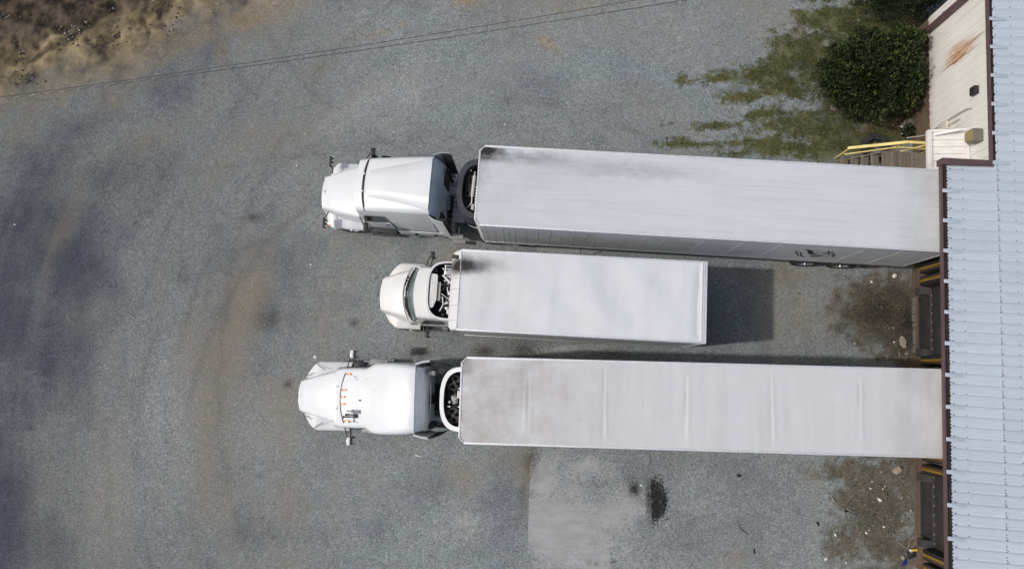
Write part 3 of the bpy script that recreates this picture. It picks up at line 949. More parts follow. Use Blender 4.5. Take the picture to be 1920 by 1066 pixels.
# ------------------------------------------------------------------ shrubs
def make_shrub(name, label, lumps, nleaf, mat, lsize, base, group=None):
    root = thing(name, label, 'shrub', base, 0, group)
    B = Vector(base)
    vol = [l[3] * l[4] for l in lumps]
    tot = sum(vol)
    V, F, C = [], [], []
    for (cx, cy, cz, rx, ry, rz), vv in zip(lumps, vol):
        ntw = max(40, int(nleaf * vv / tot / 9))
        for _ in range(ntw):
            # a twig end on the lump's shell, its leaves around it
            u = random.uniform(-0.15, 1)
            a = random.random() * 6.283
            q = math.sqrt(max(0, 1 - u * u))
            k = (0.55 + 0.48 * random.random() ** 0.6) * (1 + 0.17 * math.sin(3 * a + cx * 7) + 0.10 * math.sin(9 * u + cy * 5) + 0.12 * math.sin(8 * a + cz * 3))
            nrm = Vector((q * math.cos(a), q * math.sin(a), u))
            P = Vector((cx + rx * k * nrm.x, cy + ry * k * nrm.y, cz + rz * k * nrm.z)) - B
            tone = random.gauss(0.42, 0.24) + 0.10 * (k - .85) * 3
            for _ in range(9):
                d = (nrm + Vector((random.gauss(0, .6), random.gauss(0, .6), random.gauss(0.25, .5)))).normalized()
                sd_ = d.cross(Vector((random.gauss(0, 1), random.gauss(0, 1), random.gauss(0, 1)))).normalized()
                s = lsize * random.uniform(.6, 1.3)
                p0 = P + Vector((random.gauss(0, .055), random.gauss(0, .055), random.gauss(0, .045)))
                if p0.z + B.z < 0.02:
                    continue
                p1 = p0 + d * s
                mid = p0 + d * s * .5
                up = d.cross(sd_) * s * .12
                b = len(V)
                V += [tuple(p0), tuple(mid + sd_ * s * .3 + up), tuple(p1), tuple(mid - sd_ * s * .3 + up)]
                F += [(b, b + 1, b + 2), (b, b + 2, b + 3)]
                cv = min(1, max(0, tone + random.gauss(0, .14)))
                C += [cv] * 4
    me = bpy.data.meshes.new('foliage')
    me.from_pydata(V, [], F)
    at = me.attributes.new('rnd', 'FLOAT', 'POINT')
    at.data.foreach_set('value', C)
    me.materials.append(mat)
    o = bpy.data.objects.new('foliage', me)
    COL.objects.link(o)
    o.parent = root
    # woody stems inside
    mb = MB()
    for l in lumps:
        for _ in range(4):
            t = Vector((l[0] + random.uniform(-.6, .6) * l[3], l[1] + random.uniform(-.6, .6) * l[4], l[2] + random.uniform(.1, .6) * l[5])) - B
            st = Vector((random.uniform(-.2, .2), random.uniform(-.2, .2), 0))
            m1 = st.lerp(t, .5) + Vector((random.uniform(-.12, .12), random.uniform(-.12, .12), .12))
            mb.cyl(st, m1, .028, 6, .02, False)
            mb.cyl(m1, t, .02, 6, .007, False)
    mb.build('stems', M['branch'], root)
    return root


BU = R(-3.65)
make_shrub('shrub', 'big rounded dark green shrub against the white warehouse wall', [
    (12.6, 10.9, .75, 1.35, 1.45, 1.0), (12.1, 11.0, .55, 1.2, 1.2, .8), (13.25, 11.3, .9, .85, 1.1, 1.05), (12.9, 10.25, .6, 1.1, .8, .8),
    (12.15, 10.35, .35, .65, .6, .5), (12.7, 11.9, .7, 1.0, .7, .9), (13.4, 10.6, .8, .55, .7, .8), (11.6, 10.6, .3, .65, .9, .45), (13.55, 11.9, .9, .5, .6, .9)] + [(12.6 + 1.45 * math.cos(q) + random.uniform(-.2, .2), 11.0 + 1.2 * math.sin(q) + random.uniform(-.2, .2), random.uniform(.3, .9), random.uniform(.18, .42), random.uniform(.18, .42), random.uniform(.3, .6)) for q in np.arange(0, 6.28, .3)] + [(12.55 + 1.75 * math.cos(q), 11.1 + 1.45 * math.sin(q), random.uniform(.25, .7), random.uniform(.12, .3), random.uniform(.12, .3), random.uniform(.2, .4)) for q in (.9, 1.5, 1.9, 2.4, 2.9, 3.4, 4.0, 4.5)], 46000, M['leaf'], .095, (12.7, 11.0, 0))
make_shrub('shrub', 'darker shrub at the far corner of the warehouse, behind the big rounded one', [
    (13.6, 13.9, .8, 1.1, .95, 1.1), (12.9, 14.3, .7, 1.0, .9, 1.0), (14.3, 14.6, 1.0, 1.1, 1.0, 1.2), (13.3, 15.2, .8, 1.3, .9, 1.1), (15.3, 15.1, 1.1, 1.2, 1.0, 1.3), (16.4, 15.6, 1.0, 1.2, 1.0, 1.2)], 42000, M['leafdark'], .075, (13.6, 14.2, 0))
c = gp(1553, 145)
make_shrub('weed', 'small bright lime-green weed at the left edge of the big shrub', [(c.x, c.y, .12, .22, .26, .16), (c.x + .05, c.y - .15, .1, .14, .14, .14)], 420, M['leafbright'], .1, (c.x, c.y, 0))['category'] = 'weed'
c = gp(1702, 249)
make_shrub('weed', 'small dark weed by the pale scrap near the brown foundation', [(c.x, c.y, .1, .2, .2, .18)], 420, M['leaf'], .09, (c.x, c.y, 0))['category'] = 'weed'

# ------------------------------------------------------------------ warehouse
U0, V0 = 13.53, 0.0
ca_, sa_ = math.cos(BU), math.sin(BU)


def bw(u, v, z=0.0):
    """building grid (u out of the yard, v along the wall) -> world"""
    return Vector((u * ca_ - v * sa_, u * sa_ + v * ca_, z))


wh = thing('warehouse', 'long metal warehouse with pale ribbed roof, maroon gutters and white ribbed wall', 'building', bw(U0, V0), BU)


def bpart(mb, name, mat, parent=None, **kw):
    o = mb.build(name, mat, parent or wh, **kw)
    if parent is None:
        o.location = (-U0, -V0, 0)
    return o


SL, EAVE = 0.083, 4.60
def zr(u): return EAVE + SL * (u - 11.87)


PW = 0.914
def sheet_profile(h, flip=1.0):
    pr = []
    for k in range(3):
        c = k * PW / 3 + 0.054
        pr += [(c - 0.054, 0), (c - 0.014, h), (c + 0.014, h), (c + 0.054, 0)]
        for q in (0.118, 0.19):
            pr += [(c + q - 0.026, 0), (c + q, h * 0.2), (c + q + 0.026, 0)]
    pr += [(PW + 0.004, 0)]
    return pr


def sheet(mb, u0, u1, v0, lift=0.0):
    pr = sheet_profile(0.042)
    rings = []
    for u in (u0, u1):
        z = zr(u) + lift
        rings.append([(u, v0 + a, z + h) for a, h in pr] + [(u, v0 + a, z + h - 0.006) for a, h in reversed(pr)])
    mb.loft(rings, closed=True, cap=True)


V_SEAM = 2.62
roofp = canp = None
screws = MB()
for k in range(-16, 12):
    v0 = V_SEAM + k * PW
    if roofp is None:
        mb = MB()
        sheet(mb, 13.44, 25.0, 0.0, 0.012)
        roofp = mb.build('roof_panel', M['roofmetal'], wh, smooth=20)
        roofp.location = (-U0, v0 - V0, 0)
    else:
        inst(roofp, wh, (-U0, v0 - V0, 0))
    if v0 + PW < 7.4:
        if canp is None:
            mb = MB()
            sheet(mb, 12.06, 13.66, 0.0, 0.0)
            canp = mb.build('canopy_panel', M['roofmetal'], wh, smooth=20)
            canp.location = (-U0, v0 - V0, 0)
        else:
            inst(canp, wh, (-U0, v0 - V0, 0))
    # screws: rows at the purlins and a close row along the end lap
    rows = [(13.50, 0.012), (13.95, .012), (15.3, .012), (16.8, .012)]
    if v0 + PW < 7.4:
        rows += [(12.14, 0.0), (12.5, 0.0)]
        for q in np.arange(0.03, PW, 0.1015):
            screws.box(12.05, 12.075 + random.uniform(0, .02), v0 + q, v0 + q + .03, zr(12.05) - .03, zr(12.05) + .010)
        for q in np.arange(0.02, PW, 0.075):
            z = zr(13.46) + .012
            screws.box(13.452, 13.478, v0 + q, v0 + q + .028, z, z + .012)
    for u, lf in rows:
        for t3 in range(3):
            a = v0 + t3 * PW / 3 + 0.054 + 0.075
            z = zr(u) + lf
            for uu in ((u, u + .03) if u < 12.3 else (u,)):
                screws.box(uu - .011, uu + .011, a - .011, a + .011, z, z + .012)
bpart(screws, 'roof_screws', M['dark'], kind='stuff', smooth=0, recalc=False)

# gutters with straps
def gutter(u, v0, v1, nm='gutter'):
    z = zr(u) + 0.03
    mb = MB()
    mb.box(u + .02, u + 0.085, v0, v1, z - 0.12, z)
    mb.box(u + 0.0855, u + 0.30, v0, v1, z - 0.12, z - 0.10)
    o = bpart(mb, nm, M['maroon'], bevel=0.008)
    g = MB()
    g.box(u + 0.086, u + 0.30, v0 + .01, v1 - .01, z - 0.099, z - 0.08)
    g.build('gutter_bed', M['gutterin'], o)


gutter(11.86, -12.0, 7.10)
gutter(13.28, 7.31, 13.62)
strap0 = None
for k in range(-16, 12):
    v = V_SEAM + k * PW + .04
    u = 11.90 if v < 7.0 else 13.32
    z = zr(u + .1) + .036
    if strap0 is None:
        mb = MB()
        mb.box(0, 0.50, -0.055, 0.055, 0.02, 0.034)
        mb.box(0.01, 0.49, -0.022, -.006, 0.0342, 0.050)
        mb.box(0.01, 0.49, .02, .035, 0.0342, 0.050)
        strap0 = mb.build('gutter_strap', M['roofmetal'], wh, bevel=.004)
        strap0.location = (u - U0, v - V0, z)
    else:
        inst(strap0, wh, (u - U0, v - V0, z))
mb = MB()
mb.box(11.86, 13.36, 7.105, 7.30, zr(11.86) - .16, zr(13.3) + .055)
bpart(mb, 'rake_trim', M['maroon'], bevel=.01)
mb = MB()
mb.box(13.28, 25, 13.625, 13.80, 4.45, 5.75)
bpart(mb, 'rake_trim', M['maroon'], bevel=.01)
mb = MB()
mb.box(12.18, 13.46, -12.0, 7.1, 4.36, 4.40)
bpart(mb, 'canopy_soffit', M['white_metal'])

# walls
mb = MB()
mb.box(13.53, 14.0, -12.0, 13.80, -0.3, 1.2)
mb.box(14.0, 25.0, 13.5, 13.80, -0.3, 1.2)
bpart(mb, 'foundation', M['foundation'])
k = 0
v = 13.80
while v > -12.0:
    mb = MB()
    pr = []
    for t3 in range(3):
        c = t3 * PW / 3 + 0.10
        pr += [(c - .10 if t3 == 0 else c - .12, 0), (c - .045, 0), (c - .022, .026), (c + .022, .026), (c + .045, 0)]
    pr += [(PW - .003, 0)]
    ring = lambda z: [(13.515 - h, v - a, z) for a, h in pr] + [(13.528, v - a, z) for a, h in reversed(pr)]
    mb.loft([ring(1.17), ring(4.66)], closed=True, cap=True)
    bpart(mb, 'wall_panel', M['wall'], smooth=0)
    v -= PW
mb = MB()
mb.box(13.53, 25.0, 13.52, 13.795, 1.2, 4.70)
bpart(mb, 'end_wall', M['white_metal'])
mb = MB()
mb.box(13.30, 13.475, 13.12, 13.30, 0.35, 4.5)
for zz in (0.9, 2.4, 3.8):
    mb.box(13.285, 13.48, 13.10, 13.32, zz, zz + .05)
bpart(mb, 'downspout', M['maroon'], bevel=.01)
mb = MB()
mb.box(13.455, 13.514, 7.31, 13.62, 4.44, 4.52)
bpart(mb, 'wall_trim', M['white_metal'])

# loading docks
BAYS = [5.90, 2.75, -0.40, -3.56, -6.71]
padsrc = stripesrc = bumpsrc = None
for bi, vc in enumerate(BAYS):
    mb = MB()
    for q in range(5):
        mb.box(13.475, 13.487, vc - 1.18, vc + 1.18, 1.22 + q * .50, 1.22 + q * .50 + .485)
    mb.box(13.4875, 13.4995, vc - 1.2, vc + 1.2, 1.2, 3.75)
    bpart(mb, 'dock_door', M['leveler'], bevel=.004)
    for sgn in (-1, 1):
        vp = vc + sgn * 1.36
        mb = MB()
        pd = [(13.10, vp - .16), (13.10, vp + .16), (13.483, vp + .2), (13.483, vp - .2)]
        mb.prism(pd, 1.18, 4.05)
        p = bpart(mb, 'dock_pad', M['padblack'], bevel=.015)
        mb = MB()
        mb.box(13.094, 13.0995, vp - .038, vp + .038, 1.2, 3.95)
        mb.box(13.095, 13.0995, vp + sgn * .075 - .008, vp + sgn * .075 + .008, 1.2, 3.95)
        mb.build('pad_stripe', M['padyellow'], p, smooth=0)
        vb = vc + sgn * 1.06
        mb = MB()
        mb.box(13.19, 13.528, vb - .13, vb + .13, .72, 1.15)
        for q in range(5):
            mb.box(13.17, 13.1895, vb - .125 + q * .052, vb - .125 + q * .052 + .04, .73, 1.14)
        bpart(mb, 'dock_bumper', M['bumper'], bevel=.01)
    mb = MB()
    mb.prism([(13.10, vc - 1.18), (13.483, vc - 1.18), (13.483, vc + 1.18), (13.10, vc + 1.18)], 3.75, 4.2)
    bpart(mb, 'dock_head_pad', M['padblack'], bevel=.02)
    mb = MB()
    mb.box(13.475, 13.527, vc - .92, vc + .92, .42, 1.12)
    lv = bpart(mb, 'dock_leveller_lip', M['leveler'], bevel=.006)
    mb = MB()
    for zz in (.395, 1.125):
        mb.box(13.455, 13.527, vc - .94, vc + .94, zz, zz + .022)
    for s2 in (-1, 1):
        mb.box(13.46, 13.527, vc + s2 * .93 - .012, vc + s2 * .93 + .012, .418, 1.124)
    mb.build('lip_frame', M['bumper'], lv)
# broken course of pale blocks at the foot of the first open bay
vv = 3.72
while vv > 1.75:
    ln = random.uniform(.14, .38)
    mb = MB()
    mb.box(13.45 + random.uniform(-.012, .012), 13.527, vv - ln, vv - random.uniform(.01, .035), -.02, .13 + random.uniform(-.03, .03))
    bpart(mb, 'footing_block', M['block'], bevel=.012)
    vv -= ln
for u_, a_, b_, z_ in ((13.47, -5.6, -1.55, .10), (13.46, 4.0, 4.75, .12), (13.46, .75, 1.6, .12)):
    mb = MB()
    mb.box(u_, 13.5275, a_, b_, -.05, z_)
    bpart(mb, 'footing_ledge', M['foundation'], bevel=.015)

# things fixed on the white wall (parts of the building)
mb = MB()
mb.box(13.35, 13.487, 9.75, 10.02, 3.70, 3.95)
vn = bpart(mb, 'wall_vent', M['black'], bevel=.01)
mb = MB()
mb.box(13.335, 13.3495, 9.77, 9.87, 3.72, 3.93)
mb.box(13.335, 13.3495, 9.90, 10.0, 3.72, 3.93)
mb.build('vent_louvre', M['dark'], vn)
mb = MB()
mb.box(13.38, 13.487, 9.17, 9.50, 1.9, 2.36)
bpart(mb, 'utility_box', M['beige'], bevel=.012)
mb = MB()
mb.tube([(13.42, 9.46, 2.36), (13.42, 9.46, 3.1), (13.44, 9.45, 3.4), (13.47, 9.40, 3.6)], .022)
mb.tube([(13.44, 9.28, 2.36), (13.45, 9.28, 3.0)], .014)
mb.tube([(13.43, 9.44, 1.9), (13.44, 9.44, 1.25)], .018)
bpart(mb, 'conduit', M['pipe'])
mb = MB()
mb.box(13.18, 13.487, 8.14, 8.54, 3.76, 4.12)
lf = bpart(mb, 'wall_light', M['olive'], bevel=.02)
mb = MB()
mb.add([(13.179, 8.17, 3.79), (13.179, 8.51, 3.79), (13.179, 8.51, 4.09), (13.179, 8.17, 4.09), (13.13, 8.19, 3.76), (13.13, 8.49, 3.76), (13.16, 8.49, 4.03), (13.16, 8.19, 4.03)],
       [(0, 1, 2, 3), (7, 6, 5, 4), (0, 4, 5, 1), (1, 5, 6, 2), (2, 6, 7, 3), (3, 7, 4, 0)])
mb.build('lamp_lens', M['lamplens'], lf, bevel=.008)

# awning over the stair door
aw = thing('door_awning', 'small white corrugated awning over the stair landing', 'awning', bw(13.5, 8.1, 3.2), BU)


def apart(mb, name, mat, **kw):
    o = mb.build(name, mat, aw, **kw)
    o.location = (-13.5, -8.1, -3.2)
    return o


def za(u): return 3.10 + (u - 12.37) * .22
mb = MB()
pr = []
v = 7.50
while v < 8.68:
    pr += [(v, 0), (v + .006, .06), (v + .034, .06), (v + .04, 0), (v + .10, 0), (v + .112, .012), (v + .13, .012), (v + .142, 0)]
    v += .235
rings = [[(u, a, za(u) + h) for a, h in pr] + [(u, a, za(u) + h - .005) for a, h in reversed(pr)] for u in (12.50, 13.49)]
mb.loft(rings, closed=True, cap=True)
apart(mb, 'awning_sheet', M['white_metal'], smooth=0)
mb = MB()
mb.box(12.33, 12.46, 7.46, 8.78, 3.02, 3.19)
apart(mb, 'awning_gutter', M['white_metal'], bevel=.012)
mb = MB()
mb.beam((12.46, 8.745, za(12.46) + .03), (13.44, 8.745, za(13.44) + .03), .06, .10)
mb.beam((12.46, 7.475, za(12.46) + .03), (13.44, 7.475, za(13.44) + .03), .06, .10)
apart(mb, 'awning_side_rail', M['white_metal'], bevel=.008)
mb = MB()
mb.box(13.40, 13.487, 7.46, 8.78, za(13.45) + .055, za(13.45) + .10)
apart(mb, 'awning_flashing', M['white_metal'], bevel=.008)
mb = MB()
mb.beam((12.48, 8.60, 3.24), (13.05, 8.66, 3.62), .07, .05)
mb.tube([(13.05, 8.66, 3.62), (13.487, 8.68, 3.86)], .02)
apart(mb, 'awning_stay', M['white_metal'])

# wooden stairs
stt = thing('wooden_stairs', 'weathered wooden stairs and landing with yellow handrails below the awning', 'stairs', bw(11.0, 8.1), BU)


def spart(mb, name, mat, **kw):
    o = mb.build(name, mat, stt, **kw)
    o.location = (-11.0, -8.1, 0)
    return o


def plank(u0, u1, z, nm='plank'):
    mb = MB()
    mb.box(u0, u1, 7.44 + random.uniform(-.01, .01), 8.70 + random.uniform(-.012, .012), z - .04, z + random.uniform(-.003, .003))
    spart(mb, nm, M['wood'], bevel=.005)


for u, z in ((10.79, .24), (11.05, .48), (11.31, .72), (11.55, .96)):
    plank(u, u + .14, z, 'tread_board')
    plank(u + .148, u + .285, z, 'tread_board')
u = 11.815
while u < 13.36:
    plank(u, u + .136, 1.2, 'deck_board')
    u += .143
mb = MB()
for v in (7.50, 8.08, 8.64):
    mb.beam((10.72, v, .02), (11.80, v, 1.04), .04, .2, up=(0, 1, 0)) if False else mb.prism([(10.72, 0.0), (10.95, 0.0), (11.86, .86), (11.86, 1.15), (11.72, 1.15)], v - .02, v + .02,
                                                                                         Matrix(((1, 0, 0, 0), (0, 0, 1, 0), (0, 1, 0, 0), (0, 0, 0, 1))))
spart(mb, 'stringer', M['wood'])
mb = MB()
for u in (11.9, 13.3):
    for v in (7.52, 8.62):
        mb.box(u - .045, u + .045, v - .045, v + .045, 0, 1.155)
mb.box(11.84, 13.36, 7.46, 7.50, 1.0, 1.155)
mb.box(11.84, 13.36, 8.645, 8.685, 1.0, 1.155)
spart(mb, 'deck_frame', M['wood'])
for v in (8.74, 7.40):
    for u, z0, z1 in ((10.72, 0, 1.16), (12.17, 1.02, 2.06), (13.30, 1.02, 2.06)):
        mb = MB()
        mb.box(u - .042, u + .042, v - .022, v + .022, z0, z1)
        spart(mb, 'rail_post', M['yellow'], bevel=.005)
    mb = MB()
    mb.beam((10.64, v, 1.18), (12.26, v, 2.08), .10, .04)
    spart(mb, 'handrail', M['yellow'], bevel=.005)
    mb = MB()
    mb.beam((12.27, v, 2.08), (13.36, v, 2.08), .09, .04)
    spart(mb, 'handrail', M['yellow'], bevel=.005)
    mb = MB()
    mb.beam((10.78, v - .045, .62), (12.10, v - .045, 1.62), .038, .09)
    spart(mb, 'mid_rail', M['yellow'], bevel=.005)
    mb = MB()
    mb.beam((12.15, v - .045, 1.62), (13.36, v - .045, 1.62), .038, .09)
    spart(mb, 'mid_rail', M['yellow'], bevel=.005)
mb = MB()
mb.beam((12.45, 8.70, 1.22), (12.95, 8.70, 2.0), .04, .07)
spart(mb, 'rail_brace', M['yellow'], bevel=.004)
mb = MB()
mb.tube([(12.3, 8.95, 1.9), (12.7, 9.0, 2.0), (13.45, 9.15, 2.1)], .018)
bpart(mb, 'feed_pipe', M['pipe'])


# ------------------------------------------------------------------ wheels
def wheel(root, x, y, r=.51, wd=.28, outer=1, dual=False, rim='alu'):
    """rim with tyre and hub; outer = +1/-1 is the side that faces out"""
    rm = MB()
    h = wd / 2
    o = outer
    rm.lathe([(.02, o * (h - .06)), (.12, o * (h - .05)), (.18, o * (h - .10)), (.25, o * (h - .08)), (.29, o * (h - .01)), (.29, -o * h), (.02, -o * h)], (x, y, r), n=20)
    ro = rm.build('wheel', M[rim], root)
    ty = MB()
    ys = [(y, wd)] if not dual else [(y, wd), (y - o * (wd + .05), wd)]
    for yc, _ in ys:
        ty.lathe([(.285, -h), (.36, -h - .012), (r - .05, -h), (r, -h + .05), (r, h - .05), (r - .05, h), (.36, h + .012), (.285, h), (.285, -h)], (x, yc, r), n=28)
    ty.build('tyre', M['rubber'], ro)
    hb = MB()
    hb.cyl((x, y + o * (h - .07), r), (x, y + o * (h + .03), r), .10, 14, .07)
    for q in range(10):
        a = q * math.pi / 5
        hb.cyl((x + .16 * math.cos(a), y + o * (h - .09), r + .16 * math.sin(a)), (x + .16 * math.cos(a), y + o * (h - .045), r + .16 * math.sin(a)), .014, 6)
    hb.build('hub', M['chrome'], ro)
    return ro


# ------------------------------------------------------------------ trailers
def d_outline(prot, hw, n=26, e=2.6):
    out = []
    for i in range(n + 1):
        t = -math.pi / 2 + math.pi * i / n
        out.append((-prot * max(0.0, math.cos(t)) ** (2 / e), hw * math.copysign(abs(math.sin(t)) ** (2 / e), math.sin(t))))
    return out


def roof_sheet(name, L, hw, z, cut, fn, mat, root, nx=420, ny=26, x0=0.0):
    V, F = [], []
    for i in range(nx + 1):
        for j in range(ny + 1):
            y = -hw + 2 * hw * j / ny
            xs = x0 + max(0, abs(y) - (hw - cut))
            x = xs + (L - xs) * i / nx
            V.append((x, y, z + fn(x, y)))
    n1 = ny + 1
    for i in range(nx):
        for j in range(ny):
            F.append((i * n1 + j, (i + 1) * n1 + j, (i + 1) * n1 + j + 1, i * n1 + j + 1))
    mb = MB()
    mb.add(V, F)
    return mb.build(name, mat, root, smooth=80, recalc=False)


def noise1(x, y, s):
    return float(fbm(np.array(x), np.array(y), s, 3))


def make_trailer(name, label, front, yaw, L, seams, roofmat, roof_fn, unit, logo=False, gauge=1.0):
    root = thing(name, label, 'trailer', (front[0], front[1], 0), R(yaw), 'refrigerated trailers backed up to the docks')
    hw, zt, zb = 1.295, 4.05, 1.28
    cut = .17
    core = hw - .016
    mb = MB()
    mb.prism([(0.01, -core + cut), (cut, -core), (L - .02, -core), (L - .02, core), (cut, core), (0.01, core - cut)], zb, zt - .035)
    mb.build('body', M['side'], root)
    for s in (-1, 1):
        xs = [cut + .02] + seams + [L - .12]
        for a, b in zip(xs, xs[1:]):
            mb = MB()
            y0, y1 = sorted((s * (core + .001), s * hw))
            mb.box(a + .004, b - .004, y0, y1, zb + .16, zt - .13)
            mb.build('side_panel', M['side'], root, smooth=0)
        for a in seams:
            mb = MB()
            y0, y1 = sorted((s * (core + .002), s * (hw + .006)))
            mb.box(a - .011, a + .011, y0, y1, zb + .17, zt - .14)
            mb.build('seam_strip', M['seam'], root, smooth=0)
        mb = MB()
        y0, y1 = sorted((s * (hw - .05), s * (hw + .014)))
        mb.box(cut, L - .02, y0, y1, zt - .125, zt + .008)
        mb.build('top_rail', M['rail'], root, bevel=.012)
        mb = MB()
        y0, y1 = sorted((s * (hw - .03), s * (hw + .012)))
        mb.box(cut, L - .02, y0, y1, zb - .02, zb + .155)
        mb.build('bottom_rail', M['alu'], root, bevel=.01)
        mb = MB()
        n = int(L / .14)
        for i in range(n):
            x = cut + .06 + i * .14
            mb.box(x - .008, x + .008, s * (hw - .022) - .008, s * (hw - .022) + .008, zt + .0085, zt + .014)
        mb.build('rail_rivets', M['pipe'], root, smooth=0, recalc=False, kind='stuff')
        # front corner gusset
        mb = MB()
        mb.prism([(0.0, s * (hw - cut)), (cut, s * hw), (cut, s * (hw - .04)), (.04, s * (hw - cut))], zb, zt + .012)
        mb.build('corner_post', M['rail'], root)
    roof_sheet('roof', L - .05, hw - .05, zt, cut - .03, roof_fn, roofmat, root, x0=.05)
    mb = MB()
    mb.box(-.005, .05, -hw + cut, hw - cut, zt - .15, zt + .012)
    mb.build('front_rail', M['rail'], root, bevel=.01)
    mb = MB()
    for i in range(24):
        y = -hw + cut + .04 + i * .094
        mb.box(.012, .032, y - .012, y + .012, zt + .0125, zt + .018)
    mb.build('front_rivets', M['pipe'], root, smooth=0, recalc=False, kind='stuff')
    mb = MB()
    mb.box(L - .05, L, -hw, hw, zt - .16, zt + .014)
    mb.box(L - .05, L, -hw, -hw + .09, zb, zt - .16)
    mb.box(L - .05, L, hw - .09, hw, zb, zt - .16)
    mb.box(L - .05, L, -hw + .09, hw - .09, zb, zb + .12)
    mb.build('rear_frame', M['rail'], root, bevel=.008)
    for s in (-1, 1):
        mb = MB()
        y0, y1 = sorted((s * .01, s * 1.19))
        mb.box(L - .045, L - .02, y0, y1, zb + .13, zt - .17)
        d = mb.build('rear_door', M['side'], root, bevel=.006)
        mb = MB()
        mb.cyl((L, s * .3, zb + .1), (L, s * .3, zt - .2), .018, 8)
        mb.build('lock_rod', M['alu'], d)
    # running gear
    mb = MB()
    for s in (-1, 1):
        mb.box(L - 4.4, L - .6, s * .5 - .06, s * .5 + .06, 1.0, zb - .005)
    for q in range(14):
        x = .8 + q * (L - 1.6) / 13
        mb.box(x - .04, x + .04, -hw + .06, hw - .06, zb - .10, zb - .004)
    mb.build('underframe', M['dark'], root)
    for x in (L - 3.05, L - 1.80):
        mb = MB()
        mb.cyl((x, -.95, .51), (x, .95, .51), .07, 10)
        mb.build('axle', M['dark'], root)
        for s in (-1, 1):
            wheel(root, x, s * 1.13, outer=s, dual=True)
    for s in (-1, 1):
        mb = MB()
        mb.box(2.72, 2.86, s * .95 - .07, s * .95 + .07, .35, zb - .01)
        mb.box(2.64, 2.94, s * .95 - .12, s * .95 + .12, .30, .35)
        mb.build('landing_leg', M['dark'], root, bevel=.01)
        mb = MB()
        y0, y1 = sorted((s * .75, s * 1.25))
        mb.box(L - .95, L - .93, y0, y1, .25, 1.0)
        mb.build('mud_flap', M['rubber'], root)
    mb = MB()
    mb.box(L - .12, L - .02, -1.1, 1.1, .48, .60)
    for s in (-1, 1):
        mb.box(L - .12, L - .04, s * .6 - .04, s * .6 + .04, .60, zb - .01)
    mb.build('rear_bumper', M['alu'], root)
    # refrigeration unit on the front wall
    prot, uh = .68, 1.0
    col = M['reeferwhite'] if unit == 'white' else M['reeferblack']
    o0 = d_outline(prot, uh)
    o1 = d_outline(prot * .80, uh * .86)
    zt2 = 3.55
    r = []
    for (zz, k, kx) in ((1.95, .84, .78), (2.25, .97, .96), (2.9, 1, 1), (zt2 - .04, 1, 1), (zt2, .975, .96)):
        r.append([(x * kx - .008, y * k, zz) for x, y in o0])
    wl = .12 if unit == 'white' else .16
    oi = [(min(-.012, x), y) for x, y in d_outline(prot - wl, uh - wl * 1.25)]
    r.append([(x, y, zt2) for x, y in oi])
    r.append([(x, y, zt2 - .02) for x, y in oi])
    mb = MB()
    mb.loft(r)
    sh = mb.build('cooling_unit', col, root)
    mb = MB()
    mb.loft([[(x, y, zt2 - .021) for x, y in oi], [(x, y, 2.85) for x, y in oi]])
    mb.add([(x, y, 2.85) for x, y in oi], [tuple(range(len(oi)))])
    mb.build('unit_well', M['black'], sh)
    if unit == 'white':
        for sy in (-.52, .50):
            fn = MB()
            cx = -.27
            fn.lathe([(.20, 0), (.245, 0), (.245, .03), (.20, .03), (.20, 0)], (cx, sy, 3.30), axis='z', n=20)
            fn.build('fan_ring', M['dark'], sh)
            fn = MB()
            for q in range(4):
                a = q * math.pi / 2 + sy
                d = Vector((math.cos(a), math.sin(a), 0))
                e = Vector((-d.y, d.x, 0))
                c0 = Vector((cx, sy, 3.31))
                fn.add([c0 + d * .05 - e * .03 + Vector((0, 0, .015)), c0 + d * .19 - e * .06 + Vector((0, 0, .03)), c0 + d * .19 + e * .06 - Vector((0, 0, .03)), c0 + d * .05 + e * .03 - Vector((0, 0, .015)),
                        c0 + d * .05 - e * .03 + Vector((0, 0, .022)), c0 + d * .19 - e * .06 + Vector((0, 0, .037)), c0 + d * .19 + e * .06 - Vector((0, 0, .023)), c0 + d * .05 + e * .03 - Vector((0, 0, .008))],
                       [(0, 1, 2, 3), (7, 6, 5, 4), (0, 4, 5, 1), (1, 5, 6, 2), (2, 6, 7, 3), (3, 7, 4, 0)])
            fn.cyl((cx, sy, 3.28), (cx, sy, 3.36), .055, 12)
            fn.build('fan', M['bumper'], sh)
        mb = MB()
        mb.cyl((-.26, -.13, 3.15), (-.26, .10, 3.28), .11, 14)
        mb.box(-.16, -.03, .02, .26, 3.2, 3.36)
        mb.build('compressor', M['pipe'], sh, bevel=.015)
        mb = MB()
        mb.cyl((-.40, -.10, 3.3), (-.40, -.10, 3.38), .035, 10)
        mb.build('filler_cap', M['litter'], sh, bevel=.004)
        for bx in ((-.45, -.36, -.26, -.22), (-.12, -.08, -.26, -.22), (-.12, -.08, .30, .34)):
            mb = MB()
            mb.box(*bx, 3.35, 3.40)
            mb.build('bracket_tab', M['litter'], sh, bevel=.004)
        mb = MB()
        mb.tube([(-.45, -.22, 3.3), (-.3, -.24, 3.32), (-.05, -.23, 3.3)], .018)
        mb.tube([(-.45, .30, 3.3), (-.28, .27, 3.33), (-.18, .12, 3.3), (-.2, -.05, 3.3)], .018)
        mb.tube([(-.42, .22, 3.28), (-.40, 0, 3.30), (-.42, -.2, 3.28)], .014)
        mb.box(-.5, -.02, -.255, -.235, 3.1, 3.30)
        mb.box(-.5, -.02, .27, .29, 3.1, 3.30)
        mb.build('hose', M['dark'], sh)
        mb = MB()
        mb.box(-.07, -.03, -.86, -.70, 3.551, 3.565)
        mb.build('latch', M['black'], sh)
        mb = MB()
        mb.box(-.70, -.683, .18, .30, 2.9, 3.4)
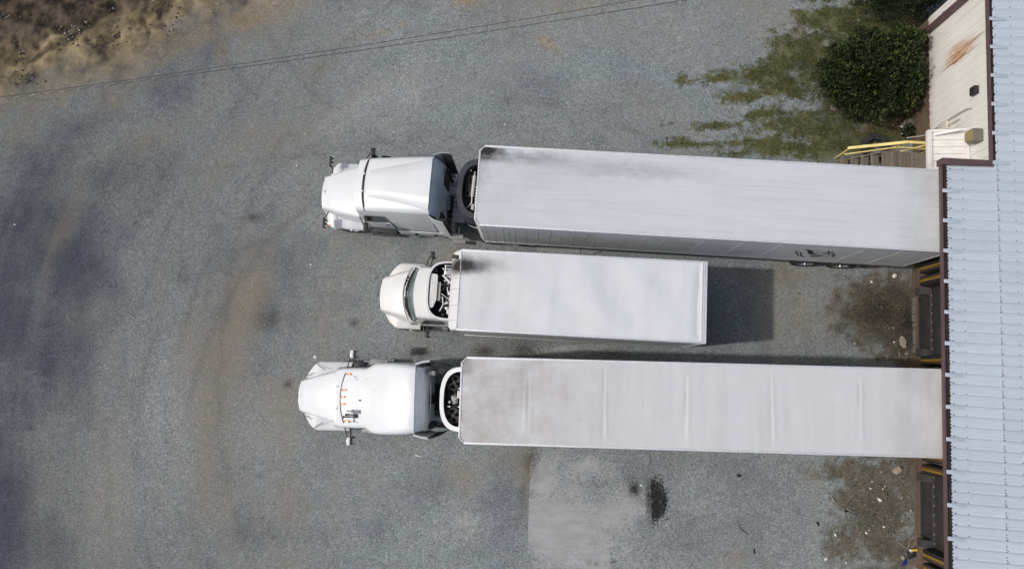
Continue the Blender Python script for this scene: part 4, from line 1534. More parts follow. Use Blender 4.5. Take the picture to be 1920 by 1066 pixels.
        mb.build('unit_latch', M['alu'], sh)
    else:
        mb = MB()
        mb.cyl((-.17, .48, 3.36), (-.20, -.22, 3.36), .055, 14)
        mb.cyl((-.16, .62, 3.36), (-.17, .48, 3.36), .02, 8)
        mb.tube([(-.20, -.22, 3.36), (-.20, -.42, 3.35), (-.28, -.52, 3.3), (-.36, -.58, 3.28)], .02)
        mb.build('muffler', M['pipe'], sh)
        mb = MB()
        mb.box(-.38, -.30, -.05, .55, 3.15, 3.3)
        mb.box(-.30, -.26, -.18, .18, 3.15, 3.36)
        mb.box(-.44, -.26, .17, .20, 3.2, 3.34)
        mb.box(-.40, -.26, -.21, -.18, 3.2, 3.34)
        mb.build('engine_frame', M['dark'], sh, bevel=.01)
        for i in range(7):
            mb = MB()
            y = -.50 + i * .10
            mb.box(-.10, -.05 + random.uniform(-.01, .02), y - .025, y + .03, 3.28, 3.38)
            mb.build('fitting', M['pipe'], sh, bevel=.006)
        mb = MB()
        mb.cyl((-.30, .66, 3.3), (-.30, .66, 3.37), .035, 10)
        mb.build('filler_cap', M['pipe'], sh, bevel=.006)
        mb = MB()
        mb.box(-.20, -.12, -.66, -.46, 3.25, 3.37)
        mb.build('filter', M['pipe'], sh, bevel=.006)
        mb = MB()
        mb.tube([(-.08, .7, 3.3), (-.07, .3, 3.32), (-.09, 0, 3.3), (-.07, -.4, 3.3)], .016)
        mb.tube([(-.36, .6, 3.3), (-.42, .3, 3.3), (-.42, -.1, 3.28)], .014)
        mb.tube([(-.25, .55, 3.3), (-.25, .2, 3.3)], .012)
        mb.build('hose', M['dark'], sh)
        mb = MB()
        lo = d_outline(prot * .80, uh * .99)
        mb.loft([[(min(x, -.01), y, 1.6) for x, y in d_outline(prot * .5, uh * .93)], [(min(x, -.012), y, 2.28) for x, y in d_outline(prot * .90, uh * 1.03)], [(min(x, -.012), y, 2.55) for x, y in d_outline(prot * .96, uh * 1.04)]])
        mb.build('unit_skirt', M['reeferwhite'], sh)
    if logo:
        mb = MB()
        yw = -(hw + .003)

        def stroke(pts, wd0):
            for (x0, z0), (x1, z1) in zip(pts, pts[1:]):
                dx, dz = x1 - x0, z1 - z0
                l = math.hypot(dx, dz) or 1
                wd = wd0 * 1.05
                nx_, nz_ = -dz / l * wd / 2, dx / l * wd / 2
                mb.add([(x0 - nx_, yw, z0 - nz_), (x1 - nx_, yw, z1 - nz_), (x1 + nx_, yw, z1 + nz_), (x0 + nx_, yw, z0 + nz_)], [(0, 1, 2, 3)])
        # the printed emblem as far as it can be read: a swept wing of outlines with a dark centre
        def lg(a, b): return (9.62 + a / 1920 * 2.48 + (704 - b) * 0.0007, 3.85 - (b - 120) / 300 * 2.25 - a / 1920 * .05)
        stroke([lg(470, 200), lg(620, 215), lg(730, 260), lg(860, 290)], .12)
        stroke([lg(620, 215), lg(680, 240), lg(800, 265)], .16)
        stroke([lg(800, 285), lg(980, 285)], .20)
        stroke([lg(930, 330), lg(1060, 330), lg(1150, 300)], .20)
        stroke([lg(330, 245), lg(520, 300), lg(700, 352)], .05)
        stroke([lg(330, 245), lg(420, 240)], .04)
        stroke([lg(480, 255), lg(640, 310), lg(860, 365)], .05)
        stroke([lg(620, 300), lg(760, 350), lg(940, 365)], .04)
        stroke([lg(680, 205), lg(860, 200), lg(900, 200)], .04)
        stroke([lg(700, 225), lg(880, 235)], .04)
        stroke([lg(1030, 200), lg(1130, 235), lg(1230, 262)], .06)
        stroke([lg(1130, 210), lg(1260, 245), lg(1390, 265)], .06)
        stroke([lg(1040, 265), lg(1230, 262)], .05)
        stroke([lg(1220, 270), lg(1380, 275), lg(1500, 325)], .08)
        stroke([lg(1080, 362), lg(1260, 335), lg(1410, 335)], .04)
        stroke([lg(900, 290), lg(1000, 250), lg(1030, 230)], .04)
        stroke([lg(1100, 230), lg(1090, 260)], .05)
        stroke([lg(1160, 300), lg(1280, 290), lg(1340, 315)], .04)
        mb.build('side_emblem', M['marking'], root, smooth=0, recalc=False)
    return root


def roofA(x, y):
    return 0.004 * (noise1(x * .8, y * .8, 201) - .5) * 2 + .003 * (1 - (y / 1.25) ** 2)


BOWS = [(1.98, .006, .9), (2.14, .005, .9), (4.42, .010, 1.0), (6.88, .008, .95), (9.40, .010, 1.0), (12.0, .007, .9)]


def roofC(x, y):
    h = .014 * (noise1(x * .5, y * .9, 211) - .5) * 2 + .008 * (noise1(x * 2.0, y * .25, 213) - .5) * 2
    for bx, a, e in BOWS:
        xx = bx + .02 * math.sin(y * 2.2 + bx)
        k = max(0.0, 1 - (abs(y) / (e * 1.15)) ** 4) * (.55 + .9 * noise1(y * 1.2 + bx * 3, bx, 217))
        h += k * a * (math.exp(-((x - xx) / .055) ** 2) - .7 * math.exp(-((x - xx + .10) / .06) ** 2))
    return h


T1SEAMS = [.32, .58, .86, 1.05, 1.24, 1.62, 2.0, 2.40, 2.75, 3.17, 3.56, 3.88, 4.76, 5.42, 6.04, 7.25, 8.45, 9.62, 12.2, 13.3]
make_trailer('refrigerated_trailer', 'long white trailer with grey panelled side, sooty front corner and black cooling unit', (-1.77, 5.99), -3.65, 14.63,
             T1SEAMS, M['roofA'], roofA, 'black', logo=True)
T3SEAMS = [1.22 * i for i in range(1, 12)]
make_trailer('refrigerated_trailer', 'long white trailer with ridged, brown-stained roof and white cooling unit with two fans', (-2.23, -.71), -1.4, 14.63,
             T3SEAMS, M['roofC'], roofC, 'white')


# ------------------------------------------------------------------ truck bodies
def ring(x, hwb, hwm, hwt, zb, zm, zt, r=.12, crown=.03, slant=None, bow=0.0):
    half = [(hwb, zb), ((hwb + hwm) / 2, (zb + zm) / 2), (hwm, zm), (hwm + (hwt - hwm) * .55, zm + (zt - r - zm) * .55), (hwt, zt - r)]
    for q in range(1, 6):
        a = q / 5 * math.pi / 2
        half.append((hwt - r + r * math.cos(a), zt - r + r * math.sin(a)))
    w0 = hwt - r
    for q in range(1, 6):
        y = w0 * (1 - q / 5)
        half.append((y, zt + crown * (1 - (y / w0) ** 2)))
    pts = [(-y, z) for y, z in half] + [(y, z) for y, z in reversed(half[:-1])]
    return [((slant(z) if slant else x) + bow * (y / hwm) ** 2, y, z) for y, z in pts]


def lerp_st(st, n=4):
    """smooth the station list along x"""
    out = []
    a = np.array(st, float)
    for i in range(len(a) - 1):
        p0, p1, p2, p3 = a[max(i - 1, 0)], a[i], a[i + 1], a[min(i + 2, len(a) - 1)]
        for k in range(n):
            t = k / n
            q = .5 * ((2 * p1) + (-p0 + p2) * t + (2 * p0 - 5 * p1 + 4 * p2 - p3) * t * t + (-p0 + 3 * p1 - 3 * p2 + p3) * t ** 3)
            q[0] = p1[0] + (p2[0] - p1[0]) * t
            out.append(q)
    out.append(a[-1])
    return out


def body(stations, name, mat, root, slant=None, bow=0.0, bow_end=0.0, smooth=40, n=4):
    rings = []
    sts = lerp_st(stations, n)
    for i, s in enumerate(sts):
        x, hwb, hwm, hwt, zb, zm, zt, r, cr = s
        rings.append(ring(x, hwb, hwm, hwt, zb, zm, zt, r, cr, slant if i == 0 else None, bow * max(0, 1 - i / (len(sts) * .5))))
    mb = MB()
    mb.loft(rings, closed=True, cap=True)
    return mb.build(name, mat, root, smooth=smooth)


def slab(pts, th, name, mat, root, bevel=0.0):
    """a thin plate over four corner points"""
    p = [Vector(q) for q in pts]
    n = (p[1] - p[0]).cross(p[3] - p[0]).normalized() * th
    mb = MB()
    mb.add([q for q in p] + [q + n for q in p], [(3, 2, 1, 0), (4, 5, 6, 7), (0, 1, 5, 4), (1, 2, 6, 5), (2, 3, 7, 6), (3, 0, 4, 7)])
    return mb.build(name, mat, root, bevel=bevel)


def wind(name, mat, root, yb, yt, xb, xt, zb, zt, bow_b, bow_t, n=10, off=.012):
    V, F = [], []
    for i in range(n + 1):
        t = -1 + 2 * i / n
        for (yh, x, z, bw_) in ((yb, xb, zb, bow_b), (yt, xt, zt, bow_t)):
            y = t * yh
            V.append((x + bw_ * t * t - off, y, z))
            V.append((x + bw_ * t * t - off + .01, y, z - .004))
    for i in range(n):
        a, b = i * 4, (i + 1) * 4
        F += [(a, b, b + 2, a + 2), (a + 1, a + 3, b + 3, b + 1), (a, a + 1, b + 1, b), (a + 2, b + 2, b + 3, a + 3)]
    F += [(0, 2, 3, 1), (n * 4, n * 4 + 1, n * 4 + 3, n * 4 + 2)]
    mb = MB()
    mb.add(V, F)
    return mb.build(name, mat, root)


def fender(root, s, x0, x1, yin, yout, ztop, axle, mat, nose=.25):
    rings = []
    n = 18
    for i in range(n + 1):
        t = i / n
        x = x0 + (x1 - x0) * t
        k = min(1, t / nose)
        k = math.sin(k * math.pi / 2)
        yo = yin + .06 + (yout - yin - .06) * k
        zt_ = .78 + (ztop - .78) * k ** .6 - .06 * max(0, t - .7) / .3
        d2 = .60 ** 2 - (x - axle) ** 2
        zb_ = .42 if d2 <= 0 else min(zt_ - .10, max(.42, .5 + math.sqrt(d2)))
        rr = .09
        pr = [(yin, zb_), (yo, zb_), (yo, zt_ - rr)]
        for q in range(1, 5):
            a = q / 4 * math.pi / 2
            pr.append((yo - rr + rr * math.cos(a), zt_ - rr + rr * math.sin(a)))
        pr += [((yin + yo) / 2, zt_ + .03), (yin, zt_ + .06)]
        rings.append([(x, s * y, z) for y, z in pr])
    mb = MB()
    mb.loft(rings, closed=True, cap=True)
    return mb.build('fender', mat, root, smooth=50)


def mirror(root, s, base, head, size, mat, cap=None):
    m = MB()
    hx, hy, hz = head
    sx, sy, sz = size
    m.box(hx - sx / 2, hx + sx / 2, hy - sy / 2, hy + sy / 2, hz - sz / 2, hz + sz / 2, )
    o = m.build('mirror', mat, root, bevel=.03)
    m = MB()
    bx, by, bz = base
    m.tube([(bx - .05, by, bz + .12), (hx - .06, hy, hz + sz / 2 - .04)], .018)
    m.tube([(bx + .10, by, bz + .10), (hx + .04, hy, hz + sz / 2 - .06)], .016)
    m.tube([(bx, by, bz - .35), (hx, hy, hz - sz / 2 + .06)], .016)
    m.build('mirror_arm', M['black'], o)
    m = MB()
    m.box(hx + sx / 2 - .002, hx + sx / 2 + .006, hy - sy / 2 + .03, hy + sy / 2 - .03, hz - sz / 2 + .04, hz + sz / 2 - .04)
    m.build('mirror_glass', M['chrome'], o)
    if cap:
        m = MB()
        m.box(hx - sx / 2 - .025, hx + .01, hy - sy / 2 - .012, hy + sy / 2 + .012, hz - sz / 2 + .02, hz + sz / 2 + .012)
        m.build('mirror_cap', cap, o, bevel=.03)
    return o


def chassis(root, x0, x1, axle, drives, tank=None, tank_mat='alu'):
    m = MB()
    for s in (-1, 1):
        m.box(x0, x1, s * .42 - .045, s * .42 + .045, .72, .99)
    for x in np.arange(x0 + .5, x1, .9):
        m.box(x, x + .1, -.375, .375, .76, .94)
    m.build('frame_rail', M['dark'], root)
    for s in (-1, 1):
        wheel(root, axle, s * 1.02, outer=s)
    m = MB()
    m.cyl((axle, -.95, .51), (axle, .95, .51), .06, 10)
    m.build('axle', M['dark'], root)
    for x in drives:
        m = MB()
        m.cyl((x, -.95, .51), (x, .95, .51), .08, 10)
        m.cyl((x, -.2, .51), (x, .2, .51), .22, 14)
        m.build('axle', M['dark'], root)
        for s in (-1, 1):
            wheel(root, x, s * 1.10, outer=s, dual=True)
    if tank:
        for s in (-1, 1):
            m = MB()
            m.cyl((tank[0], s * .86, .62), (tank[1], s * .86, .62), .29, 22)
            t = m.build('fuel_tank', M[tank_mat], root, bevel=.02)
            m = MB()
            for q in (.2, .8):
                x = tank[0] + (tank[1] - tank[0]) * q
                m.cyl((x - .03, s * .86, .62), (x + .03, s * .86, .62), .296, 22)
            m.build('tank_strap', M['dark'], t)


def lamp(root, s, x, y, z, size=(.16, .22, .2)):
    m = MB()
    m.box(x, x + size[0], y - size[1] / 2, y + size[1] / 2, z - size[2] / 2, z + size[2] / 2)
    h = m.build('headlight', M['lens'], root, bevel=.03)
    m = MB()
    m.box(x - .008, x + size[0] * .5, y + s * size[1] / 2 - .05, y + s * size[1] / 2 + .008, z - size[2] * .35, z + size[2] * .35)
    m.build('turn_signal', M['amber'], h, bevel=.008)


def grille(root, hw, x, z0, z1, mat):
    m = MB()
    m.box(x, x + .05, -hw, hw, z0, z1)
    g = m.build('grille', M['grille'], root, bevel=.02)
    m = MB()
    for i in range(6):
        z = z0 + .06 + i * (z1 - z0 - .1) / 5
        m.box(x - .012, x - .0005, -hw + .04, hw - .04, z - .012, z + .012)
    m.build('grille_bar', M['chrome'], g)


# ------------------------------------------------------------------ tractor of the first trailer
def tractor_one():
    yaw = -4.2
    root = thing('semi_truck', 'white sleeper semi truck with black mirrors, pulling the trailer with the black cooling unit', 'truck', (-7.56 + .011, 6.36 + .17, 0), R(yaw), 'white trucks parked in the yard')
    P = M['paint']
    chassis(root, .35, 8.3, 1.0, (6.25, 7.55), (3.15, 4.45))
    hood = body([(0.0, .60, .66, .60, .62, 1.0, 1.30, .10, .03), (.35, .70, .74, .67, .62, 1.05, 1.43, .11, .04), (.9, .85, .9, .82, .62, 1.1, 1.60, .12, .05), (1.62, .95, 1.0, .94, .62, 1.2, 1.79, .12, .06)],
                'hood', P, root, bow=.06)
    m = MB()
    m.lathe([(.05, 0), (.075, 0), (.075, .012), (.05, .012), (.05, 0)], (.16, 0, 1.375), axis='z', n=18)
    m.build('emblem', M['pipe'], hood)
    for s in (-1, 1):
        f = fender(root, s, .06, 1.56, .66, 1.22, 1.02, 1.0, P)
        lamp(root, s, .20, s * .92, .82, (.22, .30, .20))
    m = MB()
    m.prism([(-.02, -.60), (.34, -1.10), (.42, -1.16), (.50, -1.16), (.50, 1.16), (.42, 1.16), (.34, 1.10), (-.02, .60)], .32, .62)
    m.build('front_bumper', P, root, bevel=.04)
    grille(root, .5, -.055, .66, 1.18, None)
    sl = lambda z: 1.46 if z < 1.75 else 1.46 + (z - 1.75) * .16 if z < 2.62 else 1.60
    cab = body([(1.5, 1.0, 1.03, .90, .62, 1.85, 2.72, .16, .05), (1.75, 1.02, 1.05, .91, .62, 1.85, 2.80, .17, .05), (2.1, 1.03, 1.06, .93, .62, 1.85, 2.90, .18, .05), (2.8, 1.05, 1.08, .95, .62, 1.85, 3.06, .19, .05),
                (3.5, 1.08, 1.10, .97, .62, 1.85, 3.20, .19, .05), (4.22, 1.08, 1.10, .98, .62, 1.85, 3.30, .18, .05)], 'cab', P, root, slant=sl, bow=.14)
    wind('windshield', M['glass'], root, .92, .82, 1.45, 1.55, 1.82, 2.5, .13, .13)
    ysd = lambda z, o=.008: 1.075 + (.955 - 1.075) * (z - 1.85) / (2.7 - 1.85) + o
    for s in (-1, 1):
        pts = [(1.80, s * ysd(1.88), 1.88), (2.62, s * ysd(1.95), 1.95), (2.52, s * ysd(2.44), 2.44), (1.86, s * ysd(2.40), 2.40)]
        if s > 0:
            pts = pts[::-1]
        d = slab([(1.66, s * 1.066, .95), (2.72, s * 1.082, .95), (2.72, s * 1.088, 1.84), (1.66, s * 1.072, 1.84)] if s < 0 else [(1.66, s * 1.072, 1.84), (2.72, s * 1.088, 1.84), (2.72, s * 1.082, .95), (1.66, s * 1.066, .95)], .012, 'door', P, root, bevel=.004)
        slab(pts, .01, 'side_window', M['glass'], root)
        m = MB()
        m.box(2.52, 2.66, s * 1.10 - .02, s * 1.10 + .02, 1.62, 1.66)
        m.build('door_handle', M['black'], d)
        m = MB()
        m.tube([(2.74, s * 1.095, .95), (2.74, s * 1.1, 1.85), (2.66, s * 1.06, 2.1), (2.58, s * .99, 2.5)], .012)
        m.build('door_seam', M['black'], root)
        # sleeper window trim, steps and skirts below the doors
        m = MB()
        m.box(1.72, 2.70, s * 1.10 - .10, s * 1.10 + .10, .66, .70)
        m.box(1.72, 2.70, s * 1.16 - .10, s * 1.16 + .10, .34, .38)
        m.build('cab_step', M['bumper'], root, bevel=.01)
        m = MB()
        m.box(2.78, 4.62, s * 1.13 - .015, s * 1.13 + .015, .30, .88)
        m.build('side_skirt', P, root, bevel=.008)
        for x in (1.95, 2.60, 3.35, 4.05):
            m = MB()
            m.box(x, x + .07, s * 1.10 - .08, s * 1.10 + .08, .36, .66)
            m.build('skirt_bracket', M['black'], root)
        # side extender behind the sleeper
        m = MB()
        t = .025
        ex = [(4.20, 1.02), (4.42, 1.13), (4.68, 1.17)]
        rr = []
        for x, y in ex:
            top = 3.22 - (x - 4.2) * .35
            rr.append([(x, s * y, .70), (x, s * (y + t), .70), (x, s * (y + t), top), (x, s * y, top)])
        m.loft(rr, closed=True, cap=True)
        e = m.build('side_extender', P, root)
        m = MB()
        for q in range(5):
            z = .95 + q * .45
            m.box(4.45, 4.78, s * 1.10 - .012, s * 1.10 + .012, z, z + .38)
        m.build('extender_flap', M['bumper'], e)
    m = MB()
    rr = []
    for i in range(15):
        y = -.90 + 1.80 * i / 14
        w0 = .76
        z = 2.845 + .05 * (1 - min(1, abs(y) / w0) ** 2) - (.0 if abs(y) < .74 else (abs(y) - .74) ** 2 * 4.5)
        rr.append((1.87 + .12 * (abs(y) / .9) ** 2.5, y, z + .004))
    m.tube(rr, .034, 8)
    g = m.build('roof_joint', M['bumper'], root)
    for y in (.33, -.27):
        m = MB()
        m.box(1.84, 1.91, y - .03, y + .03, 2.89, 2.925)
        m.build('joint_clip', M['litter'], g, bevel=.006)
    # raised roof fairing that widens to the rear
    rr = []
    for i in range(13):
        t = i / 12
        x = 2.08 + 2.13 * t
        wv = .44 + .40 * t ** 1.1
        z0 = 2.90 + (x - 2.1) * .195 + .045 - .012 * t
        h = .055 * min(1, t * 4 + .02)
        rr.append([(x, -wv - .05, z0 - .05), (x, -wv, z0 + h - .006), (x, -wv * .5, z0 + h + .012), (x, 0, z0 + h + .02), (x, wv * .5, z0 + h + .012), (x, wv, z0 + h - .006), (x, wv + .05, z0 - .05)])
    m = MB()
    m.loft(rr)
    m.add(rr[-1], [tuple(range(7))])
    m.build('roof_fairing', P, root, smooth=60)
    # rear wall in the lifted white, with grab rail
    m = MB()
    m.loft([[(4.225, -.96, 3.12), (4.225, -.80, 3.31), (4.225, .80, 3.31), (4.225, .96, 3.12)], [(4.36, -.98, 2.85), (4.40, -.8, 2.85), (4.40, .8, 2.85), (4.36, .98, 2.85)],
            [(4.46, -1.0, 2.3), (4.48, -.8, 2.3), (4.48, .8, 2.3), (4.46, 1.0, 2.3)], [(4.50, -1.02, .9), (4.50, -.8, .9), (4.50, .8, .9), (4.50, 1.02, .9)]])
    b = m.build('sleeper_back', M['backwhite'], root)
    m = MB()
    m.tube([(4.48, -.55, 2.1), (4.57, -.52, 2.1), (4.57, .02, 2.15), (4.48, .05, 2.15)], .018)
    m.build('grab_rail', M['alu'], b)
    m = MB()
    m.box(4.40, 4.54, .35, .75, 1.2, 2.3)
    m.build('rear_vent', M['dark'], b, bevel=.02)
    m = MB()
    m.box(4.40, 4.56, -.95, -.70, 1.2, 2.4)
    m.build('rear_locker', M['dark'], b, bevel=.02)
    m = MB()
    m.cyl((4.58, .80, .9), (4.58, .80, 2.4), .06, 12)
    m.build('exhaust_pipe', M['dark'], b, bevel=.01)
    m = MB()
    for i, y in enumerate((-.18, -.02, .14)):
        m.tube([(4.38, y, 1.5), (4.6, y, 1.35), (4.95, y - .05, 1.25), (5.3, y - .1, 1.5), (5.72, y, 1.9)], .014)
    m.build('air_hose', M['black'], root)
    m = MB()
    m.box(4.72, 5.17, -.72, .36, 1.06, 1.10)
    m.build('deck_plate', M['checker'], root)
    for (x0, x1, y0, y1, z) in ((4.62, 5.12, -1.26, -1.09, .80), (4.70, 5.18, -1.36, -1.24, .42)):
        m = MB()
        m.box(x0, x1, y0, y1, z - .05, z)
        m.build('rear_step', M['checker'], root)
    m = MB()
    m.cyl((4.95, -.80, .72), (4.95, -1.10, .72), .03, 10)
    m.cyl((4.70, -.60, .60), (4.70, -1.04, .60), .13, 16)
    m.cyl((4.45, .45, 1.0), (5.15, .30, 1.02), .17, 18)
    m.cyl((4.42, -.30, .95), (4.42, .30, .95), .2, 14)
    m.build('air_tank', M['pipe'], root)
    m = MB()
    m.box(6.4, 7.4, -.45, .45, 1.0, 1.12)
    m.build('fifth_wheel', M['dark'], root, bevel=.03)
    m = MB()
    m.box(4.4, 6.2, -.375, .375, .62, .72)
    m.build('driveline_guard', M['dark'], root)
    mirror(root, 1, (1.75, 1.02, 2.1), (1.93, 1.30, 2.08), (.17, .26, .5), M['black'])
    mirror(root, -1, (1.75, -1.02, 2.1), (1.93, -1.32, 2.0), (.17, .26, .5), M['black'])
    for s in (-1, 1):
        m = MB()
        m.tube([(.30, s * .70, 1.30), (.26, s * 1.0, 1.45), (.28, s * 1.22, 1.5)], .022)
        m.box(.20, .30, s * 1.12 - .20, s * 1.12 + .14, 1.34, 1.55)
        hm = m.build('hood_mirror', M['black'], root, bevel=.02)
        for q in (-.15, 0, .13):
            m = MB()
            m.cyl((.31, s * 1.12 + q, 1.5), (.33, s * 1.12 + q, 1.53), .035, 10)
            m.build('mirror_lens', M['litter'], hm)
    m = MB()
    m.box(2.12, 2.42, 1.25, 1.36, 1.62, 1.72)
    m.build('side_lamp_box', M['black'], root, bevel=.015)
    return root


tractor_one()


# ------------------------------------------------------------------ tractor of the third trailer
def tractor_three():
    root = thing('semi_truck', 'white high-roof semi truck with five orange roof markers and peeling roof paint', 'truck', (-8.1, -.68, 0), R(-.5), 'white trucks parked in the yard')
    P = M['paint']
    chassis(root, .35, 8.3, 1.05, (6.3, 7.6), (2.95, 4.5))
    hood = body([(0.0, .50, .56, .52, .62, 1.0, 1.28, .10, .03), (.12, .55, .60, .55, .62, 1.0, 1.34, .10, .04), (.7, .72, .76, .70, .62, 1.1, 1.58, .12, .05), (1.62, .92, .96, .90, .62, 1.2, 1.86, .14, .06)],
                'hood', P, root, bow=.06)
    m = MB()
    m.box(.02, .16, -.02, .02, 1.33, 1.36)
    m.cyl((.10, .02, 1.36), (.10, .02, 1.39), .025, 10)
    m.build('emblem', M['pipe'], hood)
    m = MB()
    rr = []
    for i in range(9):
        y = -.55 + 1.3 * i / 8
        rr.append((1.46 + .10 * (abs(y - .05) / .8) ** 2, y, 1.845 + .055 * (1 - (y / .78) ** 2)))
    m.tube(rr, .012, 6)
    m.build('wiper', M['black'], root)
    for s in (-1, 1):
        fender(root, s, .08, 1.75, .62, 1.19, 1.04, 1.05, P, nose=.34)
        lamp(root, s, .27, s * .80, .80, (.25, .28, .20))
        m = MB()
        m.tube([(.52, s * 1.12, 1.06), (.62, s * 1.02, 1.14), (.88, s * .90, 1.28)], .011, 6)
        m.tube([(.20, s * .68, 1.02), (.36, s * .76, 1.12), (.44, s * .80, 1.18)], .011, 6)
        m.build('fender_rod', M['black'], root)
    m = MB()
    m.tube([(.42, 1.22, 1.02), (.50, 1.38, 1.25)], .012)
    m.box(.44, .52, 1.30, 1.38, 1.2, 1.27)
    m.build('fender_marker', M['litter'], root)
    m = MB()
    m.prism([(.0, -.52), (.48, -1.10), (.56, -1.16), (.62, -1.16), (.62, 1.16), (.56, 1.16), (.48, 1.10), (.0, .52)], .32, .62)
    m.build('front_bumper', P, root, bevel=.04)
    grille(root, .45, -.045, .66, 1.18, None)
    sl = lambda z: 1.45 if z < 1.85 else 1.45 + (z - 1.85) * .16 if z < 2.4 else 1.50 + (z - 2.4) * .25
    st = [(1.60, .98, 1.0, .93, .62, 1.9, 2.64, .12, .05), (1.85, .99, 1.02, .95, .62, 1.9, 2.74, .12, .06), (2.4, .99, 1.02, .96, .62, 1.9, 2.92, .13, .07), (2.72, .99, 1.02, .96, .62, 1.95, 3.04, .13, .07),
          (3.05, 1.10, 1.15, 1.10, .62, 2.0, 3.18, .15, .07), (3.6, 1.12, 1.16, 1.11, .62, 2.0, 3.42, .16, .07), (4.1, 1.12, 1.16, 1.08, .62, 2.0, 3.58, .17, .06), (4.42, 1.10, 1.15, 1.05, .62, 2.0, 3.64, .18, .06)]
    body(st, 'cab', P, root, slant=sl, bow=.12)
    wind('windshield', M['glass'], root, .90, .86, 1.46, 1.49, 1.90, 2.34, .10, .10)
    ztop = lambda x, y: np.interp(x, [s_[0] for s_ in st], [s_[6] for s_ in st]) + .065 * (1 - (y / .83) ** 2) + .003
    # joint between visor and roof
    m = MB()
    rr = [(1.86 + .14 * (abs(y) / .8) ** 2.2, y, ztop(1.86 + .14 * (abs(y) / .8) ** 2.2, y)) for y in np.linspace(-.80, .80, 15)]
    m.tube(rr, .010, 6)
    m.build('roof_joint', M['black'], root)
    for y in (.36, -.34):
        m = MB()
        z = ztop(1.74, y)
        m.box(1.70, 1.76, y - .03, y + .03, z - .01, z + .004)
        m.build('visor_clip', M['pipe'], root)
    # five orange markers
    for x, y in ((2.14, .76), (1.99, .25), (1.97, .03), (1.97, -.20), (2.13, -.74)):
        m = MB()
        z = float(ztop(x, y))
        rr = []
        for q, (dx, wv, hh) in enumerate(((-.10, .022, .012), (-.04, .034, .035), (.03, .034, .04), (.09, .022, .012))):
            zz = float(ztop(x + dx, y)) - .002
            rr.append([(x + dx, y - wv, zz), (x + dx, y - wv * .7, zz + hh), (x + dx, y + wv * .7, zz + hh), (x + dx, y + wv, zz)])
        m.loft(rr, closed=True, cap=True)
        m.build('marker_light', M['amber'], root, smooth=60)
    # peeled paint: thin flakes missing down to grey primer
    def patch(poly):
        mm = MB()
        V = [(x, y, float(ztop(x, y)) + .002) for x, y in poly]
        mm.add(V, [tuple(range(len(V)))])
        bm_o = mm.build('peeled_patch', M['peel'], root, smooth=0, recalc=False)
        return bm_o
    M['peel'] = simple('grey_primer', (0.16, 0.165, 0.175), .7, var=.3, vs=12)
    random.seed(21)

    def ragged(x0, x1, y0, y1, n, amp):
        top = [(x0 + (x1 - x0) * i / n, y1 + random.uniform(-amp, amp * .6)) for i in range(n + 1)]
        bot = [(x0 + (x1 - x0) * i / n, y0 + random.uniform(-amp * .6, amp)) for i in range(n, -1, -1)]
        return bot[::-1] + top[::-1]
    patch(ragged(2.27, 2.62, -.485, -.36, 9, .035))
    patch(ragged(2.11, 2.28, -.43, -.39, 5, .018))
    patch(ragged(2.16, 2.50, -.775, -.745, 8, .018))
    patch(ragged(2.34, 2.40, -.75, -.66, 3, .012))
    patch(ragged(2.30, 2.42, .66, .69, 4, .012))
    patch(ragged(2.36, 2.46, .585, .605, 4, .01))
    patch(ragged(2.14, 2.20, .52, .53, 3, .006))
    patch(ragged(2.75, 2.80, .60, .615, 3, .006))
    for x, y in ((3.2, .75), (3.1, .3), (3.15, -.2), (3.1, -.75), (2.62, -.6), (2.75, -.95)):
        patch([(x + .014 * math.cos(a), y + .012 * math.sin(a)) for a in (0, 1.2, 2.4, 3.6, 4.8)])
    m = MB()
    z = float(ztop(2.57, -.06))
    m.box(2.53, 2.62, -.085, -.045, z - .005, z + .03)
    m.build('roof_antenna', M['black'], root, bevel=.008)
    m = MB()
    m.box(2.02, 2.78, -.285, -.28, float(ztop(2.02, -.28)) - .02, float(ztop(2.02, -.28)) - .004) if False else m.tube([(x, -.28, float(ztop(x, -.28)) + .001) for x in (2.02, 2.3, 2.6, 2.78)], .006, 5)
    m.build('roof_seam', M['pipe'], root)
    # twin air horns
    hn = MB()
    for y, x0, x1 in ((-.53, 2.10, 2.40), (-.60, 2.02, 2.42)):
        z = float(ztop(2.2, y)) + .055
        hn.cyl((x0, y, z), (x0 + .06, y, z), .045, 12, .02)
        hn.cyl((x0 + .06, y, z), (x1, y, z + .06), .018, 10)
    hn.box(2.38, 2.46, -.63, -.50, float(ztop(2.42, -.55)) - .01, float(ztop(2.42, -.55)) + .12)
    hn.build('air_horn', M['black'], root)
    ysd = lambda z: 1.02 - .055 * (z - 1.9) / .8
    for s in (-1, 1):
        pts = [(1.80, s * ysd(1.95), 1.95), (2.62, s * ysd(1.98), 1.98), (2.58, s * ysd(2.48), 2.48), (1.92, s * ysd(2.45), 2.45)]
        if s > 0:
            pts = pts[::-1]
        slab(pts, .012, 'side_window', M['glass'], root)
        dp = [(1.70, s * 1.0, .95), (2.70, s * 1.004, .95), (2.70, s * 1.018, 1.9), (1.70, s * 1.016, 1.9)]
        d = slab(dp if s < 0 else dp[::-1], .012, 'door', P, root, bevel=.004)
        m = MB()
        m.box(2.50, 2.64, s * 1.03 - .02, s * 1.03 + .02, 1.66, 1.70)
        m.build('door_handle', M['black'], d)
        m = MB()
        m.box(1.80, 2.2, s * 1.05 - .08, s * 1.05 + .14, .70, 1.0)
        m.build('battery_box', M['black'], root, bevel=.02)
        for (y0, y1, z, x0, x1) in ((1.03, 1.23, .86, 2.12, 2.95), (1.12, 1.29, .46, 2.25, 3.1)):
            m = MB()
            ya, yb = sorted((s * y0, s * y1))
            m.box(x0, x1, ya, yb, z - .04, z)
            m.build('cab_step', M['checker'], root)
